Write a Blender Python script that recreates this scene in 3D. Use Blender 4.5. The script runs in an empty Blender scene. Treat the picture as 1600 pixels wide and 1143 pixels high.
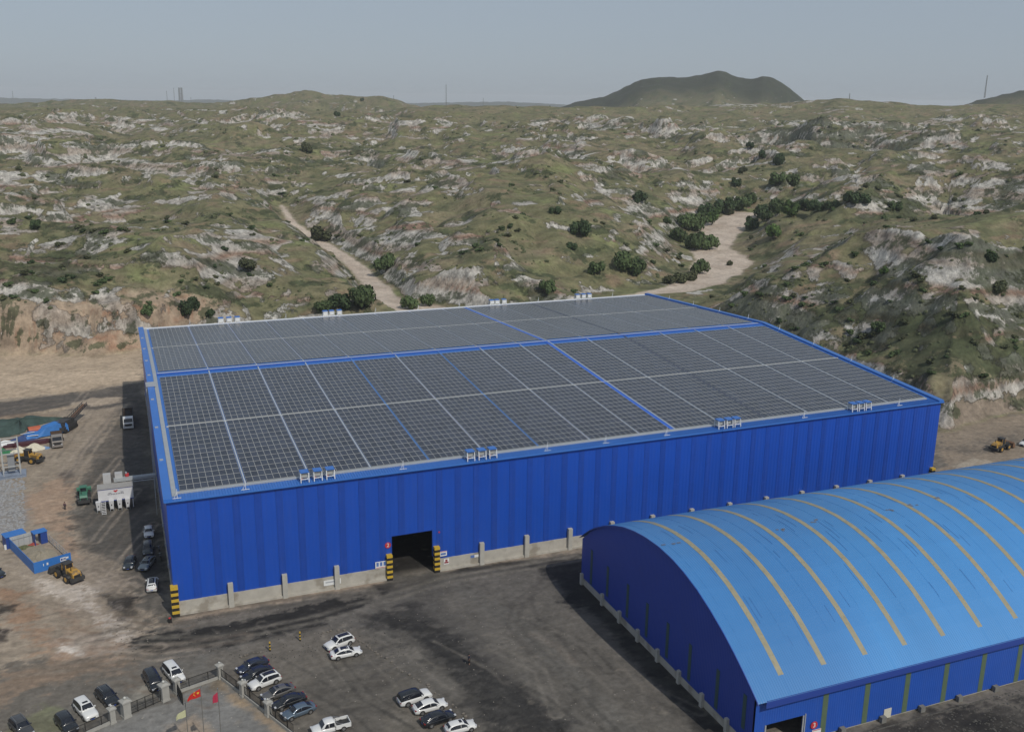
import bpy, math, random
import numpy as np
from mathutils import Vector, Matrix

SC = bpy.context.scene
COL = SC.collection
random.seed(7)
PI = math.pi

# ------------------------------------------------------------------ camera
F_PX = 1533.5773          # focal length in pixels of a 1600 x 1143 frame
CAM = np.array([-3.60664, -156.68791, 82.94969])
YAW, PIT, ROL = 0.38427, 0.26291, 0.0125
Fv = np.array([math.sin(YAW)*math.cos(PIT), math.cos(YAW)*math.cos(PIT), -math.sin(PIT)])
Rv = np.array([math.cos(YAW), -math.sin(YAW), 0.0]); Uv = np.cross(Rv, Fv)
_c, _s = math.cos(ROL), math.sin(ROL)
Rv, Uv = Rv*_c + Uv*_s, Uv*_c - Rv*_s

cam_data = bpy.data.cameras.new('camera')
cam_data.sensor_width = 36.0
cam_data.lens = F_PX/1600*36
cam_data.clip_start = 1.0
cam_data.clip_end = 90000
cam = bpy.data.objects.new('camera', cam_data); COL.objects.link(cam)
M = Matrix(((Rv[0], Uv[0], -Fv[0], CAM[0]), (Rv[1], Uv[1], -Fv[1], CAM[1]), (Rv[2], Uv[2], -Fv[2], CAM[2]), (0, 0, 0, 1)))
cam.matrix_world = M
SC.camera = cam

# ------------------------------------------------------------------ light
SUN_DIR = np.array([0.265, -0.95, 1.0]); SUN_DIR /= np.linalg.norm(SUN_DIR)
elev = math.asin(SUN_DIR[2]); azim = math.atan2(SUN_DIR[0], SUN_DIR[1])
world = bpy.data.worlds.new('World'); SC.world = world; world.use_nodes = True
nt = world.node_tree; nt.nodes.clear()
wo = nt.nodes.new('ShaderNodeOutputWorld'); bg = nt.nodes.new('ShaderNodeBackground')
sky = nt.nodes.new('ShaderNodeTexSky'); sky.sky_type = 'NISHITA'; sky.sun_disc = False
sky.sun_elevation = elev; sky.sun_rotation = azim
sky.altitude = 1200; sky.air_density = 1.0; sky.dust_density = 2.5; sky.ozone_density = 1.2
hs = nt.nodes.new('ShaderNodeHueSaturation'); hs.inputs['Saturation'].default_value = 0.62
hs.inputs['Value'].default_value = 1.0
mx = nt.nodes.new('ShaderNodeMixRGB'); mx.inputs['Fac'].default_value = 0.72
mx.inputs['Color2'].default_value = (3.55, 4.3, 5.25, 1)      # thin even overcast veil over the clear sky
nt.links.new(sky.outputs[0], hs.inputs['Color']); nt.links.new(hs.outputs[0], mx.inputs['Color1'])
nt.links.new(mx.outputs[0], bg.inputs['Color']); bg.inputs['Strength'].default_value = 0.085
nt.links.new(bg.outputs[0], wo.inputs[0])
sd = bpy.data.lights.new('sun', 'SUN'); sd.energy = 2.5; sd.angle = math.radians(0.6); sd.color = (1.0, 0.95, 0.87)
sun = bpy.data.objects.new('sun', sd); COL.objects.link(sun)
sun.rotation_euler = Vector(SUN_DIR.tolist()).to_track_quat('Z', 'Y').to_euler(); sun.location = (0, -300, 400)
SC.view_settings.view_transform = 'Standard'; SC.view_settings.look = 'None'
SC.view_settings.exposure = 0.0; SC.view_settings.gamma = 1.0
try: SC.view_settings.use_curve_mapping = False
except Exception: pass

# ------------------------------------------------------------------ placing helpers
def ray(x, y): return Fv*F_PX + Rv*(x-800) + Uv*(571.5-y)
def G(x, y, z=0.0, ax=2):
    """the place on the plane coordinate[ax] = z that the photograph shows at (x, y)"""
    d = ray(x, y); return CAM + d*((z-CAM[ax])/d[ax])
def proj(P):
    d = np.asarray(P, float)-CAM
    return 800+F_PX*(d@Rv)/(d@Fv), 571.5-F_PX*(d@Uv)/(d@Fv)

# ------------------------------------------------------------------ numpy noise
_rng = np.random.RandomState(11)
_perm = _rng.permutation(4096); _ang = _rng.rand(4096)*2*np.pi
_gx = np.cos(_ang); _gy = np.sin(_ang)
def perlin(x, y, seed=0):
    xi = np.floor(x).astype(np.int64); yi = np.floor(y).astype(np.int64); xf = x-xi; yf = y-yi
    u = xf*xf*xf*(xf*(xf*6-15)+10); v = yf*yf*yf*(yf*(yf*6-15)+10)
    def g(ix, iy, fx, fy):
        h = _perm[(_perm[(ix+seed*131) & 4095]+iy) & 4095]
        return _gx[h]*fx+_gy[h]*fy
    a = g(xi, yi, xf, yf); b = g(xi+1, yi, xf-1, yf); c = g(xi, yi+1, xf, yf-1); d = g(xi+1, yi+1, xf-1, yf-1)
    return ((a+(b-a)*u)*(1-v)+(c+(d-c)*u)*v)*1.5
def fbm(x, y, o=4, seed=0, gain=0.5, lac=2.03):
    s = 0; a = 1; t = 0
    for i in range(o):
        s = s+a*perlin(x, y, seed+i*7); t += a; a *= gain; x = x*lac+13.7; y = y*lac-7.1
    return s/t
def ss(a, b, x):
    t = np.clip((x-a)/(b-a), 0, 1); return t*t*(3-2*t)
def mixc(c, c2, m):
    return c*(1-m[..., None])+np.asarray(c2, float)*m[..., None]
def line_dist(X, Y, pts, vals=None):
    """distance to a polyline; with vals, also the value interpolated along it"""
    best = np.full(X.shape, 1e9); val = np.zeros(X.shape)
    for i in range(len(pts)-1):
        ax, ay = pts[i][:2]; bx, by = pts[i+1][:2]
        dx, dy = bx-ax, by-ay; t = np.clip(((X-ax)*dx+(Y-ay)*dy)/(dx*dx+dy*dy+1e-9), 0, 1)
        q = np.hypot(X-ax-t*dx, Y-ay-t*dy); m = q < best
        best = np.where(m, q, best)
        if vals is not None: val = np.where(m, vals[i]+(vals[i+1]-vals[i])*t, val)
    return (best, val) if vals is not None else best
def poly_sd(X, Y, pts):
    """signed distance to a polygon, positive inside"""
    ins = np.zeros(X.shape, bool); n = len(pts)
    for i in range(n):
        ax, ay = pts[i][:2]; bx, by = pts[(i+1) % n][:2]
        c = ((ay > Y) != (by > Y)) & (X < (bx-ax)*(Y-ay)/((by-ay) if by != ay else 1e-9)+ax)
        ins ^= c
    d = line_dist(X, Y, list(pts)+[pts[0]])
    return np.where(ins, d, -d)

# ------------------------------------------------------------------ materials
MATS = {}
def mat(name, col, rough=0.6, metal=0.0, noise=0.0, nscale=1.0, bump=0.0, spec=0.5, coat=0.0, emit=None, stretch=None, dirt=None):
    if name in MATS: return MATS[name]
    m = bpy.data.materials.new(name); m.use_nodes = True; t = m.node_tree; b = t.nodes['Principled BSDF']
    b.inputs['Roughness'].default_value = rough; b.inputs['Metallic'].default_value = metal
    b.inputs['Specular IOR Level'].default_value = spec
    if coat: b.inputs['Coat Weight'].default_value = coat; b.inputs['Coat Roughness'].default_value = 0.08
    b.inputs['Base Color'].default_value = (*col, 1)
    if noise or bump or dirt:
        tc = t.nodes.new('ShaderNodeTexCoord'); mp = t.nodes.new('ShaderNodeMapping')
        if stretch: mp.inputs['Scale'].default_value = stretch
        t.links.new(tc.outputs['Object'], mp.inputs[0])
        n = t.nodes.new('ShaderNodeTexNoise'); n.inputs['Scale'].default_value = nscale; n.inputs['Detail'].default_value = 6
        n.inputs['Roughness'].default_value = 0.6
        t.links.new(mp.outputs[0], n.inputs['Vector'])
        if noise:
            r = t.nodes.new('ShaderNodeMapRange'); r.inputs['From Min'].default_value = 0.25; r.inputs['From Max'].default_value = 0.75
            r.inputs['To Min'].default_value = 1-noise; r.inputs['To Max'].default_value = 1+noise
            t.links.new(n.outputs[0], r.inputs[0])
            v = t.nodes.new('ShaderNodeVectorMath'); v.operation = 'SCALE'; v.inputs[0].default_value = col
            t.links.new(r.outputs[0], v.inputs['Scale']); src = v.outputs[0]
            if dirt:
                n2 = t.nodes.new('ShaderNodeTexNoise'); n2.inputs['Scale'].default_value = dirt[1]; n2.inputs['Detail'].default_value = 8
                t.links.new(mp.outputs[0], n2.inputs['Vector'])
                r2 = t.nodes.new('ShaderNodeMapRange'); r2.inputs['From Min'].default_value = dirt[3]; r2.inputs['From Max'].default_value = dirt[3]+0.12
                r2.inputs['To Max'].default_value = dirt[2]
                t.links.new(n2.outputs[0], r2.inputs[0])
                mm = t.nodes.new('ShaderNodeMixRGB'); mm.inputs['Color2'].default_value = (*dirt[0], 1)
                t.links.new(r2.outputs[0], mm.inputs['Fac']); t.links.new(src, mm.inputs['Color1']); src = mm.outputs[0]
            t.links.new(src, b.inputs['Base Color'])
        if bump:
            bp = t.nodes.new('ShaderNodeBump'); bp.inputs['Strength'].default_value = 1; bp.inputs['Distance'].default_value = bump
            t.links.new(n.outputs[0], bp.inputs['Height']); t.links.new(bp.outputs[0], b.inputs['Normal'])
    if emit: b.inputs['Emission Color'].default_value = (*emit, 1); b.inputs['Emission Strength'].default_value = 1
    MATS[name] = m; return m

# ------------------------------------------------------------------ mesh helpers
class MB:
    def __init__(s): s.v = []; s.f = []; s.m = []
    def add(s, vs, fs, mi=0):
        o = len(s.v); s.v += [tuple(map(float, p)) for p in vs]; s.f += [tuple(i+o for i in f) for f in fs]; s.m += [mi]*len(fs); return s
    def box(s, x0, x1, y0, y1, z0, z1, mi=0, skip=()):
        vs = [(x0, y0, z0), (x1, y0, z0), (x1, y1, z0), (x0, y1, z0), (x0, y0, z1), (x1, y0, z1), (x1, y1, z1), (x0, y1, z1)]
        fs = {'b': (3, 2, 1, 0), 't': (4, 5, 6, 7), 'f': (0, 1, 5, 4), 'k': (2, 3, 7, 6), 'l': (3, 0, 4, 7), 'r': (1, 2, 6, 5)}
        return s.add(vs, [q for k, q in fs.items() if k not in skip], mi)
    def frustum(s, cx, cy, z0, z1, ax, ay, bx, by, mi=0, ox=0, oy=0):
        vs = [(cx-ax, cy-ay, z0), (cx+ax, cy-ay, z0), (cx+ax, cy+ay, z0), (cx-ax, cy+ay, z0),
              (cx+ox-bx, cy+oy-by, z1), (cx+ox+bx, cy+oy-by, z1), (cx+ox+bx, cy+oy+by, z1), (cx+ox-bx, cy+oy+by, z1)]
        return s.add(vs, [(3, 2, 1, 0), (4, 5, 6, 7), (0, 1, 5, 4), (2, 3, 7, 6), (3, 0, 4, 7), (1, 2, 6, 5)], mi)
    def tube(s, a, b, r, n=6, mi=0, r2=None):
        a = Vector(a); b = Vector(b); d = (b-a).normalized(); r2 = r if r2 is None else r2
        u = d.orthogonal().normalized(); w = d.cross(u)
        vs = [tuple(a+(u*math.cos(2*PI*k/n)+w*math.sin(2*PI*k/n))*r) for k in range(n)] + [tuple(b+(u*math.cos(2*PI*k/n)+w*math.sin(2*PI*k/n))*r2) for k in range(n)]
        fs = [(k, (k+1) % n, n+(k+1) % n, n+k) for k in range(n)]+[tuple(range(n-1, -1, -1)), tuple(range(n, 2*n))]
        return s.add(vs, fs, mi)
    def bar(s, a, b, w, h, mi=0):
        a = Vector(a); b = Vector(b); d = (b-a).normalized(); up = Vector((0, 0, 1)) if abs(d.z) < .95 else Vector((0, 1, 0))
        u = d.cross(up).normalized()*w/2; v = u.cross(d).normalized()*h/2
        vs = [a-u-v, a+u-v, a+u+v, a-u+v, b-u-v, b+u-v, b+u+v, b-u+v]
        return s.add([tuple(q) for q in vs], [(0, 1, 2, 3), (7, 6, 5, 4), (0, 4, 5, 1), (1, 5, 6, 2), (2, 6, 7, 3), (3, 7, 4, 0)], mi)
    def prism(s, pts, axis, a, b, mi=0):
        """polygon pts in the two other axes, extruded along axis from a to b"""
        n = len(pts)
        def p3(p, t): return {0: (t, p[0], p[1]), 1: (p[0], t, p[1]), 2: (p[0], p[1], t)}[axis]
        vs = [p3(p, a) for p in pts]+[p3(p, b) for p in pts]
        fs = [(k, (k+1) % n, n+(k+1) % n, n+k) for k in range(n)]+[tuple(range(n-1, -1, -1)), tuple(range(n, 2*n))]
        return s.add(vs, fs, mi)
    def loft(s, rings, mi=0, cap=True, closed=True):
        n = len(rings[0]); o = len(s.v); vs = [p for r in rings for p in r]; fs = []
        for i in range(len(rings)-1):
            for k in range(n if closed else n-1):
                fs.append((i*n+k, i*n+(k+1) % n, (i+1)*n+(k+1) % n, (i+1)*n+k))
        if cap: fs += [tuple(range(n-1, -1, -1)), tuple((len(rings)-1)*n+k for k in range(n))]
        return s.add(vs, fs, mi)
    def mesh(s, name, mats):
        me = bpy.data.meshes.new(name); me.from_pydata(s.v, [], s.f)
        for q in (mats if isinstance(mats, (list, tuple)) else [mats]): me.materials.append(q)
        if any(s.m): me.polygons.foreach_set('material_index', s.m)
        me.update(); return me
    def build(s, name, mats, parent=None, smooth=False, fix=True):
        me = s.mesh(name, mats)
        if fix:
            import bmesh
            bm = bmesh.new(); bm.from_mesh(me); bmesh.ops.recalc_face_normals(bm, faces=bm.faces); bm.to_mesh(me); bm.free()
        if smooth: me.polygons.foreach_set('use_smooth', [True]*len(me.polygons))
        return link(name, me, parent)
def link(name, me, parent=None, loc=None, rz=None):
    o = bpy.data.objects.new(name, me); COL.objects.link(o)
    if parent is not None: o.parent = parent
    if loc is not None: o.location = tuple(map(float, loc))
    if rz is not None: o.rotation_euler = (0, 0, rz)
    return o
def tag(o, label=None, cat=None, group=None, kind=None):
    if label: o['label'] = label
    if cat: o['category'] = cat
    if group: o['group'] = group
    if kind: o['kind'] = kind
    return o
def empty(name, loc=(0, 0, 0), rz=0.0, label=None, cat=None, group=None, scale=None):
    o = bpy.data.objects.new(name, None); COL.objects.link(o); o.location = tuple(map(float, loc)); o.rotation_euler = (0, 0, rz)
    o.empty_display_size = 0.5
    if scale: o.scale = (scale,)*3 if not isinstance(scale, (tuple, list)) else scale
    return tag(o, label, cat, group)
def copy_tree(o, parent=None):
    c = o.copy(); COL.objects.link(c); c.parent = parent
    for ch in list(o.children): copy_tree(ch, c)
    return c
# ------------------------------------------------------------------ terrain
CX, CY = CAM[0], CAM[1]
def GP(pts, z=0.0): return [tuple(G(x, y, z)[:2]) for x, y in pts]
RIV1 = [(700, 500, 60), (603, 482, 30), (590, 455, 22), (560, 420, 16), (530, 398, 14), (500, 380, 15), (478, 366, 14), (458, 350, 8), (440, 322, 4)]
RIV2 = [(960, 472, 6), (1010, 466, 9), (1060, 458, 18), (1095, 444, 24), (1118, 428, 28), (1130, 408, 32), (1108, 388, 22), (1120, 366, 24), (1135, 350, 26), (1165, 335, 16), (1190, 318, 6)]
RIV3 = [(1185, 276, 12), (1225, 286, 22), (1262, 292, 18), (1298, 299, 5)]
def river(pts, zs, k=1.0):
    out = []; w = []
    for (x, y, hw), z in zip(pts, zs):
        p = G(x, y, z); q = G(x+hw*k, y, z); out.append((p[0], p[1])); w.append(float(np.hypot(*(q-p)[:2])))
    return out, w, zs
R1 = river(RIV1, [0, 0, .5, 2, 4, 6, 9, 13, 19], .85)
R2 = river(RIV2, [0, 0, 0, .5, 1, 2, 4, 6, 9, 13], 1.35)
R3 = river(RIV3, [14, 14, 14, 14], 1.2)
BASE_D = [0, 250, 330, 450, 600, 800, 1100, 1500, 2000, 3000, 4500, 7000]
BASE_Z = [0, -4, -4, 0, 7, 18, 33, 44, 46, 30, 10, -5]
MOUNT = [(850, 172), (880, 166), (905, 157), (940, 150), (970, 137), (1000, 121), (1030, 117), (1060, 119), (1095, 114), (1120, 106), (1145, 116), (1168, 119), (1190, 113), (1215, 122), (1240, 140), (1268, 162), (1300, 180)]
RHILL = [(1440, 175), (1490, 160), (1530, 147), (1560, 138), (1600, 130), (1700, 112), (1900, 140)]
LRIDGE = [(-200, 175), (-60, 172), (60, 170), (110, 167), (160, 163), (230, 164), (300, 168), (350, 166), (400, 157), (450, 151), (480, 146), (510, 152), (540, 150), (570, 155), (595, 152), (625, 159), (660, 170), (700, 185)]
FARH = [(-300, 161), (250, 164), (330, 161), (400, 163), (640, 163), (700, 161), (790, 158.6), (850, 161), (900, 163), (1900, 160)]
RRIDGE = [(600, 178), (640, 169), (700, 167), (760, 165), (820, 167), (880, 167), (960, 164), (1100, 162), (1230, 155), (1310, 147), (1370, 152), (1450, 157), (1600, 156), (1900, 160)]
# hill tops the photograph shows: pixel, height, radius, amount
BUMPS = [(690, 415, 20, 55, 9), (640, 330, 30, 70, 8), (760, 345, 28, 60, 7), (300, 400, 26, 80, 8), (120, 430, 26, 60, 8), (860, 290, 36, 90, 6),
         (1330, 455, 27, 45, 14), (1480, 400, 38, 60, 14), (1590, 470, 30, 45, 10), (1560, 330, 40, 80, 12), (1180, 455, 14, 30, 6),
         (560, 250, 44, 110, 8), (330, 300, 36, 110, 6), (1300, 230, 46, 120, 8), (1000, 230, 42, 120, 8)]
FOOT = GP([(-500, 566), (0, 560), (100, 557), (222, 548)])+[(30, 196), (150, 196), (190, 150), (196, 100)]+GP([(1485, 672), (1540, 660), (1620, 652), (1900, 640)])
# crests of the main ridges: pixel and distance along the view; they fall steeply towards the yard and gently behind
CREST = [([(1215, 478, 305), (1250, 448, 322), (1300, 416, 345), (1345, 430, 335)], .85, .9),
 ([(1330, 402, 400), (1400, 386, 415), (1480, 368, 430), (1540, 350, 450), (1620, 330, 470), (1750, 320, 480)], .62, .35),
 ([(1300, 428, 340), (1345, 470, 325), (1395, 515, 305), (1460, 550, 290), (1540, 585, 275), (1640, 620, 262)], .55, .45),
 ([(1440, 440, 370), (1520, 430, 372), (1600, 425, 375), (1700, 430, 380)], .8, .4),
 ([(-150, 350, 440), (0, 340, 450), (100, 348, 445), (180, 362, 425), (250, 385, 400), (330, 425, 365), (410, 465, 330)], .55, .35),
 ([(-100, 425, 350), (0, 415, 355), (80, 420, 345), (150, 440, 325)], .9, .5),
 ([(-100, 262, 640), (60, 262, 650), (150, 270, 640), (270, 290, 600), (350, 318, 560), (425, 338, 540)], .5, .3),
 ([(545, 330, 560), (600, 298, 590), (670, 284, 600), (740, 294, 575), (800, 318, 530), (850, 348, 490), (900, 384, 440)], .6, .35),
 ([(590, 432, 370), (630, 404, 385), (690, 394, 390), (750, 405, 380), (800, 432, 355)], .4, .3),
 ([(640, 372, 430), (690, 350, 450), (760, 352, 450), (830, 385, 420)], .6, .4),
 ([(-100, 225, 860), (80, 222, 860), (200, 226, 850), (330, 236, 800), (430, 262, 720)], .5, .3),
 ([(430, 232, 800), (520, 222, 850), (620, 232, 800), (700, 246, 740), (800, 262, 690), (880, 290, 620)], .55, .3),
 ([(380, 200, 1000), (470, 190, 1050), (600, 192, 1030), (740, 206, 960), (860, 220, 900), (940, 238, 820)], .5, .3),
 ([(820, 185, 1150), (900, 182, 1150), (1000, 192, 1080), (1080, 212, 960), (1130, 238, 850)], .5, .3),
 ([(900, 250, 760), (980, 244, 780), (1050, 262, 720), (1100, 285, 640)], .5, .3),
 ([(1230, 205, 980), (1300, 192, 1040), (1380, 190, 1050), (1470, 202, 1000), (1600, 206, 980), (1750, 206, 980)], .55, .3),
 ([(1330, 290, 590), (1400, 262, 640), (1480, 250, 660), (1560, 256, 650), (1700, 250, 650)], .6, .3),
 ([(1200, 240, 800), (1290, 228, 840), (1380, 240, 800), (1430, 262, 700)], .45, .3),
 ([(0, 190, 1250), (120, 186, 1300), (260, 186, 1300), (360, 196, 1150)], .5, .3)]
CREST_W = []
for pts_, sf, sb in CREST:
    w_ = []
    for px_, py_, dd_ in pts_:
        d_ = ray(px_, py_); d_ = d_/np.linalg.norm(d_[:2]); q_ = CAM+d_*dd_; w_.append((float(q_[0]), float(q_[1]), float(q_[2])))
    CREST_W.append((w_, sf, sb))
def skyline(tab, px):
    t = np.array(tab, float); g = np.arange(-900, 2600, 4.0); v = np.interp(g, t[:, 0], t[:, 1]); k = np.hanning(7); k /= k.sum()
    v = np.convolve(np.pad(v, 3, 'edge'), k, 'valid'); return np.interp(px, g, v)
def terrain(X, Y):
    dx, dy = X-CX, Y-CY; d = np.hypot(dx, dy)
    fw = dx*Fv[0]+dy*Fv[1]; fw = np.maximum(fw/math.cos(PIT), 1e-3)      # distance along the view, on the ground
    px = 800+F_PX*(dx*Rv[0]+dy*Rv[1])/(fw*math.cos(PIT)+9)
    # distance in from the foot of the hills
    fx = np.array([p[0] for p in FOOT]); fy = np.array([p[1] for p in FOOT]); o = np.argsort(fx)
    inn = line_dist(X, Y, [FOOT[i] for i in o])*np.sign(Y-np.interp(X, fx[o], fy[o]))
    inn = inn+6*perlin(X/23, Y/23, 91)+2.0*perlin(X/6, Y/6, 92)
    base = np.interp(d, BASE_D, BASE_Z)
    wx = X+38*fbm(X/150, Y/150, 2, 3); wy = Y+38*fbm(X/150+9, Y/150, 2, 5)
    big = fbm(wx/260, wy/260, 3, 20)
    wx2 = wx+9*fbm(X/28, Y/28, 2, 21); wy2 = wy+9*fbm(X/28+7, Y/28, 2, 22)
    def bil(L, sd, o=1): return np.sqrt(perlin(wx2/L+sd, wy2/L-sd, sd)**2+.004)-.06
    amp = np.interp(d, [250, 450, 800, 1500, 3000], [.70, .85, .80, .85, .8])
    h = base+amp*(11*big+40*bil(300, 31)+16*bil(125, 32)+7*bil(55, 33))
    rough = .2+.8*ss(-.1, .3, fbm(X/140, Y/140, 2, 73))
    h = h+amp*rough*(5.5*bil(25, 34)+2.3*bil(11, 35)+.9*bil(5, 36))
    for bx, by, bz, br, ba in BUMPS:
        c = G(bx, by, bz); h = h+ba*np.exp(-((X-c[0])**2+(Y-c[1])**2)/(2*br*br))
    qx = X+7*fbm(X/38, Y/38, 3, 201); qy = Y+7*fbm(X/38+5, Y/38, 3, 203)
    BI = bil(40, 41)
    for w_, sf, sb in CREST_W:
        ax_ = np.array(w_); m_ = (X > ax_[:, 0].min()-120) & (X < ax_[:, 0].max()+120) & (Y > ax_[:, 1].min()-120) & (Y < ax_[:, 1].max()+120)
        if not m_.any(): continue
        xx, yy = qx[m_], qy[m_]; dist_c, zc = line_dist(xx, yy, w_, [p[2] for p in w_])
        # nearer than the crest?
        dcx = np.hypot(xx-CX, yy-CY); azx = np.arctan2(xx-CX, yy-CY); ca = np.arctan2(ax_[:, 0]-CX, ax_[:, 1]-CY); cdist = np.hypot(ax_[:, 0]-CX, ax_[:, 1]-CY); oo = np.argsort(ca)
        back = ss(-14, 14, dcx-np.interp(azx, ca[oo], cdist[oo]))
        s_ = sf*(1-back)+sb*back
        hr = zc-s_*np.sqrt(dist_c**2+16)+4*s_
        hr = hr+4.5*BI[m_]*ss(4, 20, dist_c)-.8
        kk = 3.0; dlt = np.clip((hr-h[m_])/kk, -30, 30)
        h[m_] = h[m_]+kk*np.log1p(np.exp(dlt))
    # scarps: low broken cliffs along stepped contours of warped noise, with fluted edges
    sc = np.interp(d, [300, 600, 1000, 2500], [.9, 1.0, 1.0, 1.0])
    fl = .04*(1-np.abs(perlin(X/8.5, Y/8.5, 61)))+.022*(1-np.abs(perlin(X/3.7, Y/3.7, 62)))
    s1 = fbm(wx/105, wy/105, 3, 41, .45)+fl
    s2 = fbm(wx/58+3, wy/58+8, 3, 47, .45)+fl*1.3
    act = ss(-.12, .25, fbm(X/120, Y/120, 2, 71))*(.5+.5*ss(190, 330, np.hypot(X-260, Y-60)))
    act2 = ss(-.1, .3, fbm(X/90+5, Y/90, 2, 75))*(.4+.6*ss(190, 330, np.hypot(X-260, Y-60)))
    for t in (-.26, .0, .2): h = h-sc*5.2*act*(1-ss(t-.045, t+.055, s1))
    for t in (-.2, .0, .2): h = h-sc*3.6*act2*(1-ss(t-.06, t+.06, s2))
    h = h+7*act*sc+5*act2*sc
    h = h+.8*fbm(X/9, Y/9, 3, 87)*(.3+.7*act)
    # keep the near hills inside what the photograph shows, and carve the dry rivers
    for (pts, w, zs), vw in ((R1, 26), (R2, 46), (R3, 40)):
        dist, vz = line_dist(X, Y, pts, zs); _, vwid = line_dist(X, Y, pts, w)
        k = ss(0, 1, (dist-vwid*.9)/vw)
        lim = np.interp(dist+12*fbm(X/40, Y/40, 3, 55), [0, vw*.5, 80, 180, 320], [0, 3, 25, 90, 320])
        flat = vz+.25*perlin(X/5, Y/5, 5)-.5
        h = flat*(1-k)+np.maximum(h, vz+1.2-np.maximum(0, dist-vwid)*.4)*k
        h = np.minimum(h, vz+3+lim+8*np.abs(perlin(X/30, Y/30, 12))+200*ss(650, 1000, d))
    h = h-16*np.exp(-((X-203)**2+(Y-172)**2)/(2*30**2))
    h = np.maximum(h, 1.0+1.5*fbm(X/40, Y/40, 2, 14))
    # skyline ridges at their own distances
    def ridge(tab, D, wid, h, back=1.6):
        row = skyline(tab, px); zt = CAM[2]-(row-158.7)/F_PX*D*.933
        dd = fw+90*perlin(X/500, Y/500, 15)-D
        k = np.exp(-np.where(dd > 0, dd/(wid*back), dd/wid)**2)
        hh = zt+4*fbm(X/160, Y/160, 4, 17)+1.5-9*np.abs(perlin(X/130, Y/130, 18))-5*np.abs(perlin(X/55, Y/55, 19))-(1-k)*abs(wid)*.22
        return np.where(k > .02, np.maximum(h, hh), h)
    lim = CAM[2]-(np.minimum(np.minimum(skyline(RRIDGE, px), skyline(LRIDGE, px)), 172)+5-158.7)/F_PX*fw*.933
    far = ss(420, 800, d); ex = h-(lim-7)
    soft = lim-7+6*(1-np.exp(-np.maximum(ex, 0)/9))
    h = h*(1-far)+np.where(ex > 0, soft, h)*far
    h = ridge(RRIDGE, 1500, 260, h); h = ridge(LRIDGE, 2100, 300, h)
    h = ridge(MOUNT, 3000, 520, h); h = ridge(RHILL, 2500, 420, h)
    if d.max() > 7000: h = ridge(FARH, 11000, 2200, h, 1.2)
    m = ss(0, 9, inn)
    bh = np.interp(X, [-70, 10, 40, 185, 205], [10, 8, .6, .6, 3.5])
    out = np.minimum(np.maximum(h, 0)+1, bh+np.maximum(inn, 0)*np.interp(X, [20, 50, 150, 190], [.55, .4, .5, .7])+2.5*perlin(X/30, Y/30, 8)+bil(25, 34)*5*ss(5, 40, inn))*m
    yard = .10*fbm(X/9, Y/9, 3, 2)*ss(-2, 8, inn+40)+0*X
    return out+yard*(1-m)-.02, inn, m, d, act, s1

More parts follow.
